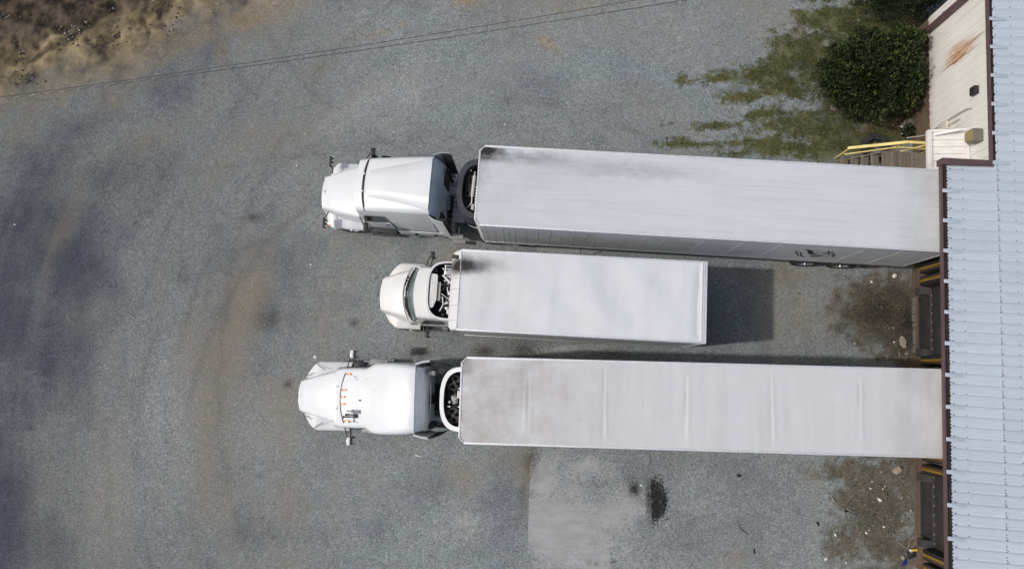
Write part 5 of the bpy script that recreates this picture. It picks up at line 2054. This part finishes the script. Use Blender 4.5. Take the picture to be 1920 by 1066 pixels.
        # flared side extender with dark trailing flap
        m = MB()
        rr = []
        for x, y, top in ((4.38, 1.09, 3.50), (4.60, 1.16, 3.46), (4.82, 1.20, 3.40)):
            rr.append([(x, s * y, .75), (x, s * (y + .03), .75), (x, s * (y + .03), top), (x, s * (y - .03), top)])
        m.loft(rr, closed=True, cap=True)
        e = m.build('side_extender', P, root)
        m = MB()
        rr = []
        for x, y in ((4.80, 1.19), (5.0, 1.17), (5.18, 1.10)):
            rr.append([(x, s * y, .8), (x, s * (y + .025), .8), (x, s * (y + .025), 3.3), (x, s * y, 3.3)])
        m.loft(rr, closed=True, cap=True)
        m.build('extender_flap', M['black'], e)
    m = MB()
    m.loft([[(4.425, -.99, 3.42), (4.425, -.80, 3.63), (4.425, .80, 3.63), (4.425, .99, 3.42)], [(4.56, -1.0, 3.1), (4.60, -.8, 3.1), (4.60, .8, 3.1), (4.56, 1.0, 3.1)], [(4.63, -1.04, 2.5), (4.66, -.8, 2.5), (4.66, .8, 2.5), (4.63, 1.04, 2.5)],
            [(4.66, -1.08, .9), (4.66, -.8, .9), (4.66, .8, .9), (4.66, 1.08, .9)]])
    b = m.build('sleeper_back', M['backwhite'], root)
    m = MB()
    m.tube([(4.64, -.42, 2.4), (4.74, -.40, 2.4), (4.74, .42, 2.45), (4.64, .48, 2.5)], .018)
    m.build('grab_rail', M['alu'], b)
    m = MB()
    m.box(4.60, 4.76, -.2, .1, 1.5, 2.2)
    m.build('rear_vent', M['black'], b, bevel=.02)
    m = MB()
    m.box(4.60, 4.76, -1.0, -.8, 1.0, 2.1)
    m.build('rear_locker', M['black'], b, bevel=.02)
    m = MB()
    m.cyl((4.78, .82, 1.0), (4.78, .82, 2.9), .085, 14)
    m.cyl((4.78, .82, 2.9), (4.90, .82, 3.05), .075, 14)
    m.cyl((4.95, .90, .9), (4.95, .90, 1.5), .11, 14)
    m.build('exhaust_stack', M['pipe'], root)
    m = MB()
    m.cyl((4.45, -.80, .72), (5.55, -.84, .72), .27, 22)
    t = m.build('air_tank', M['alu'], root, bevel=.02)
    m = MB()
    for x in (5.06, 5.14):
        m.cyl((x, -.82, .72), (x + .03, -.82, .72), .278, 22)
    m.build('tank_strap', M['dark'], t)
    m = MB()
    for y in (-.15, 0, .15):
        m.tube([(4.6, y, 1.6), (4.85, y, 1.35), (5.2, y - .05, 1.3), (5.55, y, 1.7), (5.8, y, 2.0)], .014)
    m.build('air_hose', M['black'], root)
    m = MB()
    m.box(6.4, 7.4, -.45, .45, 1.0, 1.12)
    m.build('fifth_wheel', M['dark'], root, bevel=.03)
    m = MB()
    m.box(4.6, 6.2, -.375, .375, .62, .72)
    m.build('driveline_guard', M['dark'], root)
    mirror(root, 1, (1.95, 1.0, 2.1), (2.10, 1.42, 2.05), (.16, .24, .5), M['black'], P)
    mirror(root, -1, (1.95, -1.0, 2.1), (2.10, -1.42, 2.05), (.16, .24, .5), M['black'], P)
    return root


tractor_three()


# ------------------------------------------------------------------ box truck in the middle
def box_truck():
    yaw = -3.1
    a = R(yaw)
    ox, oy = .18, .12
    root = thing('box_truck', 'white refrigerated box truck with green windshield and soot mark on the roof', 'truck',
                 (-5.55 + ox * math.cos(a) - oy * math.sin(a), 2.75 + ox * math.sin(a) + oy * math.cos(a), 0), a, 'white trucks parked in the yard')
    P = M['cream']
    chassis(root, .35, 10.3, 1.05, (7.6,), (2.2, 3.3))
    hood = body([(0.0, .52, .62, .58, .62, 1.0, 1.26, .10, .04), (.10, .58, .66, .60, .62, 1.0, 1.32, .11, .05), (.6, .76, .82, .72, .62, 1.1, 1.54, .14, .06), (1.25, .95, 1.0, .88, .62, 1.2, 1.70, .15, .07)],
                'hood', P, root, bow=.06, bow_end=.1)
    m = MB()
    m.box(.24, .32, -.02, .12, 1.38, 1.425)
    m.build('hood_vent', M['black'], hood, bevel=.01)
    for s in (-1, 1):
        fender(root, s, .10, 1.45, .58, 1.17, 1.08, 1.05, P, nose=.45)
        lamp(root, s, .30, s * .78, .82, (.26, .26, .22))
        m = MB()
        m.box(1.12, 1.36, s * 1.0 - .015, s * 1.0 + .015, 1.16, 1.20)
        m.build('hood_latch', M['black'], root, bevel=.008)
    m = MB()
    m.prism([(.0, -.56), (.50, -1.10), (.58, -1.16), (.64, -1.16), (.64, 1.16), (.58, 1.16), (.50, 1.10), (.0, .56)], .36, .64)
    m.build('front_bumper', P, root, bevel=.04)
    grille(root, .45, -.045, .68, 1.16, None)
    sl = lambda z: 1.02 if z < 1.65 else 1.02 + (z - 1.65) * .62 if z < 2.38 else 1.47 + (z - 2.38) * .3
    st = [(1.2, .98, 1.0, .86, .62, 1.65, 2.44, .12, .05), (1.75, 1.0, 1.02, .87, .62, 1.65, 2.47, .13, .05), (2.2, 1.0, 1.03, .88, .62, 1.65, 2.49, .13, .05), (2.72, 1.0, 1.02, .88, .62, 1.65, 2.47, .13, .05)]
    body(st, 'cab', P, root, slant=sl, bow=.26, n=3)
    wind('windshield', M['windshield'], root, .90, .80, 1.04, 1.45, 1.70, 2.36, .25, .22, off=.02)
    # black cowl with louvres and wipers
    m = MB()
    V = []
    n = 12
    for i in range(n + 1):
        t = -1 + 2 * i / n
        y = t * .93
        for dx, z in ((.99 - .15, 1.675), (.99 - .02, 1.705)):
            V.append((dx + .27 * t * t, y, z + .07 * (1 - t * t)))
    m.add(V, [(i * 2, (i + 1) * 2, (i + 1) * 2 + 1, i * 2 + 1) for i in range(n)])
    m.add([(v_[0], v_[1], v_[2] - .03) for v_ in V], [(i * 2, i * 2 + 1, (i + 1) * 2 + 1, (i + 1) * 2) for i in range(n)])
    cw = m.build('cowl', P, root)
    for s0 in (.28, .40, .52):
        m = MB()
        x = .90 + .27 * (s0 / .93) ** 2
        m.box(x, x + .07, s0, s0 + .09, 1.735, 1.762)
        m.build('cowl_louvre', M['black'], cw, bevel=.01)
    m = MB()
    m.tube([(.98, .10, 1.79), (1.06, .45, 1.80), (1.22, .80, 1.78)], .02, 6)
    m.tube([(.97, -.12, 1.79), (1.02, -.45, 1.80), (1.18, -.78, 1.78)], .02, 6)
    m.tube([(.90 + .25 * t * t, .93 * t, 1.74 + .05 * (1 - t * t)) for t in np.linspace(-1, 1, 13)], .012, 6)
    m.build('wiper', M['black'], root)
    m = MB()
    m.tube([(1.03 + .25 * t * t - .01, .91 * t, 1.715) for t in np.linspace(-1, 1, 13)], .016, 6)
    m.tube([(1.45 + .22 * t * t - .02, .80 * t, 2.365) for t in np.linspace(-1, 1, 13)], .012, 6)
    m.build('windshield_seal', M['black'], root)
    ysd = lambda z, o=.01: 1.02 - .14 * (z - 1.65) / .68 + o
    for s in (-1, 1):
        pts = [(1.58, s * ysd(1.78), 1.78), (2.42, s * ysd(1.80), 1.80), (2.40, s * ysd(2.20), 2.20), (1.78, s * ysd(2.20), 2.20)]
        slab(pts if s < 0 else pts[::-1], .012, 'side_window', M['glass'], root)
        dp = [(1.46, s * 1.008, .80), (2.55, s * 1.016, .80), (2.55, s * 1.024, 1.66), (1.46, s * 1.014, 1.66)]
        d = slab(dp if s < 0 else dp[::-1], .012, 'door', P, root, bevel=.004)
        m = MB()
        m.box(2.34, 2.48, s * 1.04 - .02, s * 1.04 + .02, 1.42, 1.46)
        m.build('door_handle', M['black'], d)
        m = MB()
        m.box(1.55, 2.45, s * 1.06 - .10, s * 1.06 + .10, .52, .56)
        m.build('cab_step', M['bumper'], root)
        mirror(root, s, (1.72, s * .99, 1.9), (1.86, s * 1.36, 1.85), (.15, .20, .46), M['black'])
    # nose-mounted refrigeration unit, open on top
    xb, hwU, z1, z0 = 2.86, .97, 3.30, 2.56
    o0 = [(xb + x, y) for x, y in d_outline(.93, hwU, 26, 3.6)]
    oi = [(min(xb - .01, xb + x), y) for x, y in d_outline(.93 - .075, hwU - .075, 26, 3.6)]
    m = MB()
    m.loft([[(x + .03, y * .97, z0) for x, y in o0], [(x, y, z0 + .12) for x, y in o0], [(x, y, z1 - .05) for x, y in o0], [(x + .03 * (xb - x), y * .97, z1) for x, y in o0], [(x, y, z1) for x, y in oi], [(x, y, z1 - .03) for x, y in oi]])
    sh = m.build('cooling_unit', P, root)
    m = MB()
    m.loft([[(x, y, z1 - .031) for x, y in oi], [(x, y, z0 + .1) for x, y in oi]])
    m.add([(x, y, z0 + .1) for x, y in oi], [tuple(range(len(oi)))])
    m.build('unit_well', M['black'], sh)
    m = MB()
    m.prism([(2.04, -.60), (2.18, -.55), (2.27, -.30), (2.27, .48), (2.24, .52), (2.03, .54)], z1 - .10, z1 - .055)
    for x in (2.10, 2.17):
        m.box(x, x + .012, -.48, .48, z1 - .0549, z1 - .045)
    m.build('condenser_cover', M['white_metal'], sh, bevel=.006)
    m = MB()
    m.box(2.275, 2.37, -.32, .28, z1 - .25, z1 - .14)
    m.build('control_box', simple('aged_cream_plastic', (.6, .57, .46), .5), sh, bevel=.01)
    m = MB()
    m.box(2.46, 2.68, .52, .76, z1 - .3, z1 - .14)
    m.cyl((2.74, .50, z1 - .12), (2.74, .80, z1 - .12), .05, 12)
    m.cyl((2.45, .83, z1 - .15), (2.72, .83, z1 - .15), .03, 10)
    m.box(2.62, 2.74, -.12, .02, z1 - .28, z1 - .16)
    m.box(2.56, 2.66, -.42, -.34, z1 - .28, z1 - .14)
    m.cyl((2.62, -.55, z1 - .3), (2.62, -.55, z1 - .16), .06, 12)
    m.build('compressor', M['alu'], sh, bevel=.015)
    m = MB()
    m.beam((2.42, .50, z1 - .07), (2.84, .12, z1 - .07), .055, .03)
    m.beam((2.70, .30, z1 - .075), (2.84, .46, z1 - .075), .045, .03)
    m.beam((2.55, .46, z1 - .07), (2.84, .45, z1 - .08), .03, .03)
    m.box(2.70, 2.84, -.50, -.36, z1 - .12, z1 - .09)
    m.box(2.62, 2.70, -.74, -.60, z1 - .2, z1 - .12)
    m.build('bracket', M['white_metal'], sh, bevel=.006)
    m = MB()
    random.seed(5)
    for i in range(12):
        x0, y0 = random.uniform(2.35, 2.8), random.uniform(-.75, .8)
        m.tube([(x0, y0, z1 - .3), (x0 + random.uniform(-.15, .15), y0 + random.uniform(-.2, .2), z1 - .22), (x0 + random.uniform(-.2, .2), y0 + random.uniform(-.3, .3), z1 - .3)], random.uniform(.01, .02), 6)
    m.build('hose', M['bumper'], sh)
    for i in range(52):
        m = MB()
        x0, y0 = random.uniform(2.30, 2.80), random.uniform(-.82, .84)
        s_ = random.uniform(.02, .075)
        m.box(x0, x0 + s_, y0, y0 + s_ * random.uniform(.6, 1.8), z1 - .34, z1 - random.uniform(.16, .26))
        m.build('fitting', random.choice((M['pipe'], M['bumper'], M['alu'])), sh, bevel=.004)
    for k_, pts in enumerate(([(2.40, .74, z1 - .1), (2.55, .60, z1 - .08), (2.80, .62, z1 - .1)], [(2.42, -.1, z1 - .1), (2.60, -.22, z1 - .07), (2.82, -.16, z1 - .1)], [(2.40, -.66, z1 - .1), (2.50, -.45, z1 - .08), (2.46, -.2, z1 - .1)], [(2.50, .82, z1 - .08), (2.50, .52, z1 - .1)], [(2.6, .12, z1 - .1), (2.62, -.05, z1 - .08), (2.80, -.02, z1 - .1)])):
        m = MB()
        m.tube(pts, .013 if k_ % 2 else .018, 8)
        m.build('coolant_pipe', M['white_metal'] if k_ % 2 == 0 else M['alu'], sh)
    m = MB()
    m.box(2.05, 2.22, .60, .86, z1 - .3, z1 - .12)
    m.build('battery', M['black'], sh, bevel=.01)
    # cargo box
    bx0, L, hw, zt, zb = 3.04, 7.70, 1.27, 3.80, .98
    x1 = bx0 + L
    m = MB()
    m.box(bx0 + .02, x1 - .03, -hw + .02, hw - .02, zb, zt - .03)
    m.build('cargo_box', M['boxside'], root)
    for s in (-1, 1):
        xs = np.linspace(bx0 + .03, x1 - .15, 7)
        for q0, q1 in zip(xs, xs[1:]):
            m = MB()
            y0, y1 = sorted((s * (hw - .019), s * (hw - .006)))
            m.box(q0 + .003, q1 - .003, y0, y1, zb + .12, zt - .12)
            m.build('side_panel', M['boxside'], root, smooth=0)
        m = MB()
        y0, y1 = sorted((s * (hw - .05), s * (hw + .012)))
        m.box(bx0, x1 - .10, y0, y1, zt - .11, zt + .012)
        m.build('top_rail', M['rail'], root, bevel=.014)
        m = MB()
        y0, y1 = sorted((s * (hw - .04), s * (hw + .010)))
        m.box(bx0, x1 - .02, y0, y1, zb - .02, zb + .115)
        m.build('bottom_rail', M['alu'], root, bevel=.01)
        m = MB()
        y0, y1 = sorted((s * (hw - .06), s * (hw + .016)))
        m.box(x1 - .098, x1, y0, y1, zb, zt - .02)
        m.build('rear_post', M['rail'], root, bevel=.01)
    ro = roof_sheet('roof', L - .16, hw - .05, 0, 0, boxroof, M['roofB'], root, nx=150, ny=40)
    ro.location = (bx0 + .02, 0, zt)
    m = MB()
    m.box(x1 - .16, x1 - .115, -hw + .03, hw - .03, zt - .02, zt + .028)
    m.box(x1 - .113, x1 - .055, -hw + .0, hw - .0, zt - .10, zt + .018)
    m.box(x1 - .052, x1 + .01, -hw, hw, zt - .2, zt + .005)
    m.build('rear_header', M['rail'], root, bevel=.008)
    m = MB()
    for i in range(34):
        y = -hw + .08 + i * .072
        m.box(x1 - .150, x1 - .130, y - .012, y + .012, zt + .0285, zt + .034)
    m.build('header_rivets', M['pipe'], root, smooth=0, recalc=False, kind='stuff')
    m = MB()
    for q in range(6):
        z = zb + .1 + q * .44
        m.box(x1 - .06, x1 - .03, -hw + .09, hw - .09, z, z + .43)
    d = m.build('roller_door', M['boxside'], root, bevel=.01)
    m = MB()
    m.box(x1 - .02, x1 + .04, -hw, hw, .62, .78)
    m.box(x1 - .02, x1 + .10, -1.0, 1.0, .40, .52)
    for s in (-1, 1):
        m.box(x1 - .10, x1 + .02, s * .7 - .05, s * .7 + .05, .52, zb)
    m.build('rear_bumper', M['dark'], root, bevel=.01)
    m = MB()
    for q in range(12):
        x = bx0 + .2 + q * .62
        m.box(x, x + .08, -hw + .08, hw - .08, zb - .12, zb - .004)
    m.build('cross_member', M['dark'], root)
    # front cap: a row of folded panels between two grey corner castings
    ys = [-.98, -.58, .02, .40, .74, 1.0]
    ys = [-.97, -.50, .02, .36, .68, .97]
    for y0, y1 in zip(ys, ys[1:]):
        m = MB()
        rr = []
        for y in (y0 + .004, y1 - .004):
            rr.append([(2.70, y, 3.30), (2.74, y, 3.46), (2.84, y, 3.60), (3.035, y, zt + .004), (3.035, y, 3.3)])
        m.loft(rr, closed=True, cap=True)
        o = m.build('front_cap_panel', M['capB'], root)
        o.data.transform(Matrix.Translation((-3.06, 0, -zt)))
        o.location = (3.06, 0, zt)
    for s in (-1, 1):
        m = MB()
        rr = []
        for k_, sc in ((.975, 1), (1.15, .96), (1.25, .75), (1.27, .2)):
            rr.append([(3.035 - .335 * sc, s * k_, 3.20), (3.035 - .30 * sc, s * k_, 3.46), (3.035 - .195 * sc, s * k_, 3.60), (3.035, s * k_, zt - .004), (3.035, s * k_, 3.2)])
        m.loft(rr, closed=True, cap=True)
        m.build('corner_casting', M['side'], root, smooth=60)
    m = MB()
    m.box(3.0365, 3.06, -hw + .05, hw - .05, zt - .06, zt + .016)
    for i in range(7):
        y = -1.05 + i * .35
        m.box(3.0365, 3.10, y - .012, y + .012, zt + .0165, zt + .024)
    m.build('front_rail', M['pipe'], root)
    m = MB()
    m.cyl((2.80, 1.06, 2.2), (2.80, 1.06, 3.62), .07, 14)
    m.cyl((2.80, 1.06, 3.62), (2.95, 1.02, 3.75), .065, 14)
    m.build('exhaust_stack', M['bumper'], root)
    return root


def boxroof(x, y):
    e = min(1, (1.22 - abs(y)) / .25)
    e = max(0, e)
    big = noise1(x * .75 + 2, y * .9, 231) - .5
    wr = math.sin((x - 3.6) * 3.1 + 1.3 * math.sin(y * 2.1)) * math.exp(-((x - 4.4) / 1.2) ** 2)
    h = e * (.062 * big + .022 * wr) + .012 * e
    # the sheet sags before the rear header
    h -= .055 * math.exp(-((x - 7.52) / .17) ** 2) * e
    h += .02 * math.exp(-((x - .10) / .25) ** 2) * 0
    return h


box_truck()

# ------------------------------------------------------------------ overhead cables
def cable(name, label, a, b, z0, r, mat, twist=None):
    root = thing(name, label, 'cable', (a[0], a[1], 0), 0, 'overhead cables crossing the yard')
    A, B = Vector((a[0], a[1], z0)), Vector((b[0], b[1], z0))
    d = (B - A)
    A2, B2 = A - d * .55, B + d * .9
    n = 1600 if twist else 60
    pts = []
    for i in range(n + 1):
        t = i / n
        p = A2.lerp(B2, t)
        p.z -= 1.1 * 4 * t * (1 - t) - .8
        pts.append(p - Vector((a[0], a[1], 0)))
    if not twist:
        MB().tube(pts, r, 6).build('conductor', mat, root)
        return root
    side = d.cross(Vector((0, 0, 1))).normalized()
    for k, (mt, ph) in enumerate(((M['wirecover'], 0), (M['wirebare'], math.pi))):
        q = []
        ln = (B2 - A2).length / n
        for i, p in enumerate(pts):
            an = i * ln / twist * 2 * math.pi + ph
            q.append(p + side * math.cos(an) * r + Vector((0, 0, 1)) * math.sin(an) * r)
        MB().tube(q, r, 5).build('conductor', mt, root, smooth=0, recalc=False)
    return root


pa = gp(5, 186, 7)
p1, p2 = gp(1150, 0, 7), gp(1240, 0, 7)
cable('overhead_cable', 'thin plain black overhead cable, the upper of two crossing above the yard', (pa.x, pa.y + .05), (p1.x, p1.y), 7.0, .008, M['wirecover'])
cable('overhead_cable', 'twisted overhead cable that looks dashed, the lower of two above the yard', (pa.x, pa.y), (p2.x, p2.y), 7.0, .0075, M['wirecover'], twist=.42)


# ------------------------------------------------------------------ rocks and litter
def rock(name, label, px, py, sx, sy, h, rot, mat=None, seed=0, cat='rock', group=None):
    p = gp(px, py)
    rr = random.Random(seed)
    n = 9
    mb = MB()
    base = []
    for i in range(n):
        a = 2 * math.pi * i / n
        k = rr.uniform(.75, 1.1)
        base.append((math.cos(a) * sx * k, math.sin(a) * sy * k))
    m = Matrix.Rotation(rot, 4, 'Z')
    rings = []
    for z, k in ((-.02, 1.0), (h * .55, .97), (h * .9, .78), (h, .5)):
        rings.append([m @ Vector((x * k, y * k, z + (rr.uniform(-.12, .12) * h if z > 0 else 0))) for x, y in base])
    mb.loft(rings, closed=True, cap=True)
    o = mb.build(name, mat or M['rock'], smooth=25)
    o.location = (p.x, p.y, 0)
    return tag(o, label, cat, group)


rock('rock', 'large pale tan rock lying at the first open dock', 1692, 641, .12, .23, .14, .25, seed=1)
rock('rock', 'round pale rock beside the end of the third trailer, near the dock', 1681, 880, .17, .15, .12, .4, seed=2)
rock('rock', 'small oval white stone in the soil of the lower dock', 1649, 936, .10, .06, .06, -.6, M['litter'], seed=3)
rock('rock', 'small pale stone just below the large tan rock', 1699, 662, .06, .05, .05, .2, seed=4)
rock('rock', 'pale grey stone under the end of the first trailer', 1677, 517, .09, .08, .06, .9, M['litter'], seed=5)
rock('concrete_scrap', 'pale broken slab against the brown foundation, below the big shrub', 1702, 232, .26, .22, .08, .3, M['block'], seed=6, cat='scrap')
rock('concrete_scrap', 'triangular grey scrap on the grass left of the big shrub', 1562, 203, .14, .15, .04, .7, M['block'], seed=7, cat='scrap')


def crumple(name, label, px, py, s, mat, seed, cat='litter', group=None, h=.5):
    p = gp(px, py)
    rr = random.Random(seed)
    mb = MB()
    bm = bmesh.new()
    bmesh.ops.create_icosphere(bm, subdivisions=2, radius=1)
    for v in bm.verts:
        v.co *= rr.uniform(.55, 1.15)
        v.co = Vector((v.co.x * s, v.co.y * s * .75, max(-.02, v.co.z * s * h + s * h * .6)))
    vs = [v.co.copy() for v in bm.verts]
    fs = [tuple(v.index for v in f.verts) for f in bm.faces]
    bm.free()
    mb.add(vs, fs)
    o = mb.build(name, mat, smooth=0)
    o.location = (p.x, p.y, 0)
    o.rotation_euler = (0, 0, rr.uniform(0, 6))
    return tag(o, label, cat, group)


LW = M['litter']
crumple('litter', 'crumpled white litter at the upper left of the big shrub', 1617, 87, .11, LW, 1)
crumple('litter', 'white scrap left of the big shrub, above the grey triangle', 1561, 172, .08, LW, 2)
crumple('litter', 'white litter leaning on the broken slab by the foundation', 1690, 237, .07, LW, 3)
crumple('litter', 'small white scrap below the broken slab by the foundation', 1692, 250, .06, LW, 4)
crumple('litter', 'white chip left of the large tan rock', 1676, 641, .04, LW, 5)
crumple('litter', 'grey crumpled scrap left of the large tan rock, lower one', 1667, 655, .06, M['block'], 6)
crumple('litter', 'white chip far left on the soil of the first open dock', 1602, 644, .04, LW, 7)
crumple('litter', 'pale scrap under the side of the first trailer', 1633, 528, .06, LW, 8)
G = 'white chips on the soil of the lower dock'
for i, (x, y, s) in enumerate(((1655, 916, .04), (1659, 911, .03), (1632, 915, .04), (1635, 902, .03), (1651, 884, .025), (1657, 987, .05), (1624, 998, .05), (1629, 993, .025), (1566, 1002, .055), (1548, 1047, .06), (1586, 1054, .04), (1588, 954, .025), (1690, 933, .03), (1707, 956, .03), (1691, 976, .025), (1559, 929, .025))):
    crumple('litter', 'small white chip of litter on the soil by the lower dock', x, y, s, LW, 20 + i, group=G)
crumple('blue_wrapper', 'dark blue plastic wrapper at the bottom of the lower dock', 1694, 1053, .13, M['blue'], 41, h=.4)
crumple('bin_bag', 'torn black plastic bag beside the blue wrapper', 1707, 1036, .24, M['black'], 42, h=.35)
crumple('wad', 'crumpled tan paper on top of the blue wrapper', 1692, 1044, .10, M['rock'], 43)
p = gp(1711, 1029)
mb = MB()
mb.cyl((-.11, 0, .13), (.09, .02, .13), .045, 14)
o = mb.build('drink_can', M['yellowcan'], bevel=.01)
mb = MB()
mb.cyl((-.16, 0, .13), (-.112, 0, .13), .044, 14)
mb.build('can_end', LW, o)
o.location = p
tag(o, 'yellow and white can on the torn black bag', 'can')
# dry sticks
for i, (x0, y0, x1, y1, lb) in enumerate(((1684, 1016, 1702, 1028, 'pale dry stick left of the yellow can'), (1705, 1014, 1699, 1030, 'short pale stick above the black bag'), (1716, 1012, 1708, 1026, 'pale stick nearest the dock wall, above the can'),
                                          (1684, 658, 1686, 670, 'thin stick below the large tan rock'), (1699, 668, 1695, 676, 'bent thin twig at the foot of the first open dock'), (1672, 612, 1675, 617, 'tiny pale twig in the middle of the first open dock'),
                                          (1557, 928, 1570, 948, 'long dark twig on the left of the lower dock soil'))):
    a, b = gp(x0, y0), gp(x1, y1)
    mb = MB()
    mb.tube([(0, 0, .02), ((b.x - a.x) * .5 + .02, (b.y - a.y) * .5 - .015, .04), (b.x - a.x, b.y - a.y, .02)], .014, 6)
    o = mb.build('stick', M['stick'])
    o.location = (a.x, a.y, 0)
    tag(o, lb, 'stick')
# scraps on the gravel
mb = MB()
a = gp(1387, 984)
pts = [gp(1390, 981), gp(1386, 985), gp(1388, 990), gp(1396, 996), gp(1403, 1000)]
mb.tube([(q.x - a.x, q.y - a.y, .015) for q in pts], .012, 6)
o = mb.build('rubber_strip', M['black'])
o.location = (a.x, a.y, 0)
tag(o, 'thin curved black strip on the gravel right of the oil patch', 'scrap')
for px, py, sx, sy, rot, lb in ((1385, 891, .07, .035, 0, 'small black rectangle on the gravel below the third trailer'), (1533, 981, .07, .03, -1.0, 'black scrap lying at a slant on the gravel left of the lower dock'), (1414, 1033, .02, .08, .1, 'thin upright black scrap near the bottom edge of the yard'), (1586, 957, .05, .04, .4, 'dark lump on the soil at the left of the lower dock')):
    p = gp(px, py)
    mb = MB()
    mb.box(-sx, sx, -sy, sy, 0, .03)
    mb.box(-sx * .8, sx * .3, -sy * .6, sy * 1.15, .031, .05)
    o = mb.build('rubber_scrap', M['black'], bevel=.008)
    o.location = (p.x, p.y, .004)
    o.rotation_euler = (0, 0, rot)
    tag(o, lb, 'scrap')
p = gp(783, 854)
mb = MB()
mb.prism([(-.09, .02), (-.03, -.01), (.09, -.035), (.10, -.015), (.0, .025), (-.08, .045)], 0.004, .02)
o = mb.build('paper_scrap', LW)
o.location = (p.x, p.y, 0)
tag(o, 'thin white paper scrap on the gravel below the lowest truck', 'litter')
for px, py, lb in ((557, 311, 'white pebble on the gravel left of the upper truck'), (947, 234, 'white pebble on open gravel above the trailers'), (1202, 909, 'white pebble beside the oil patch'), (28, 421, 'white pebble near the left edge of the yard'), (583, 496, 'white pebble left of the box truck')):
    rock('pebble', lb, px, py, .045, .035, .03, 0, LW, seed=px, cat='pebble')
# tyre on the grass behind the handrail
tp = bw(12.1, 9.22, 0)
tr = thing('old_tyre', 'black tyre lying on the grass behind the yellow handrail', 'tyre', tp)
mb = MB()
mb.lathe([(.28, .03), (.34, .0), (.46, .0), (.5, .05), (.5, .19), (.46, .24), (.34, .24), (.28, .21), (.28, .03)], (0, 0, 0), axis='z', n=30)
mb.build('casing', M['rubber'], tr)
mb = MB()
for q in range(24):
    a = q * math.pi / 12
    m = Matrix.Rotation(a, 4, 'Z')
    mb.box(.497, .512, -.04, .03, .06, .18, m)
mb.build('tread', M['rubber'], tr, smooth=0)
bpy.context.view_layer.update()
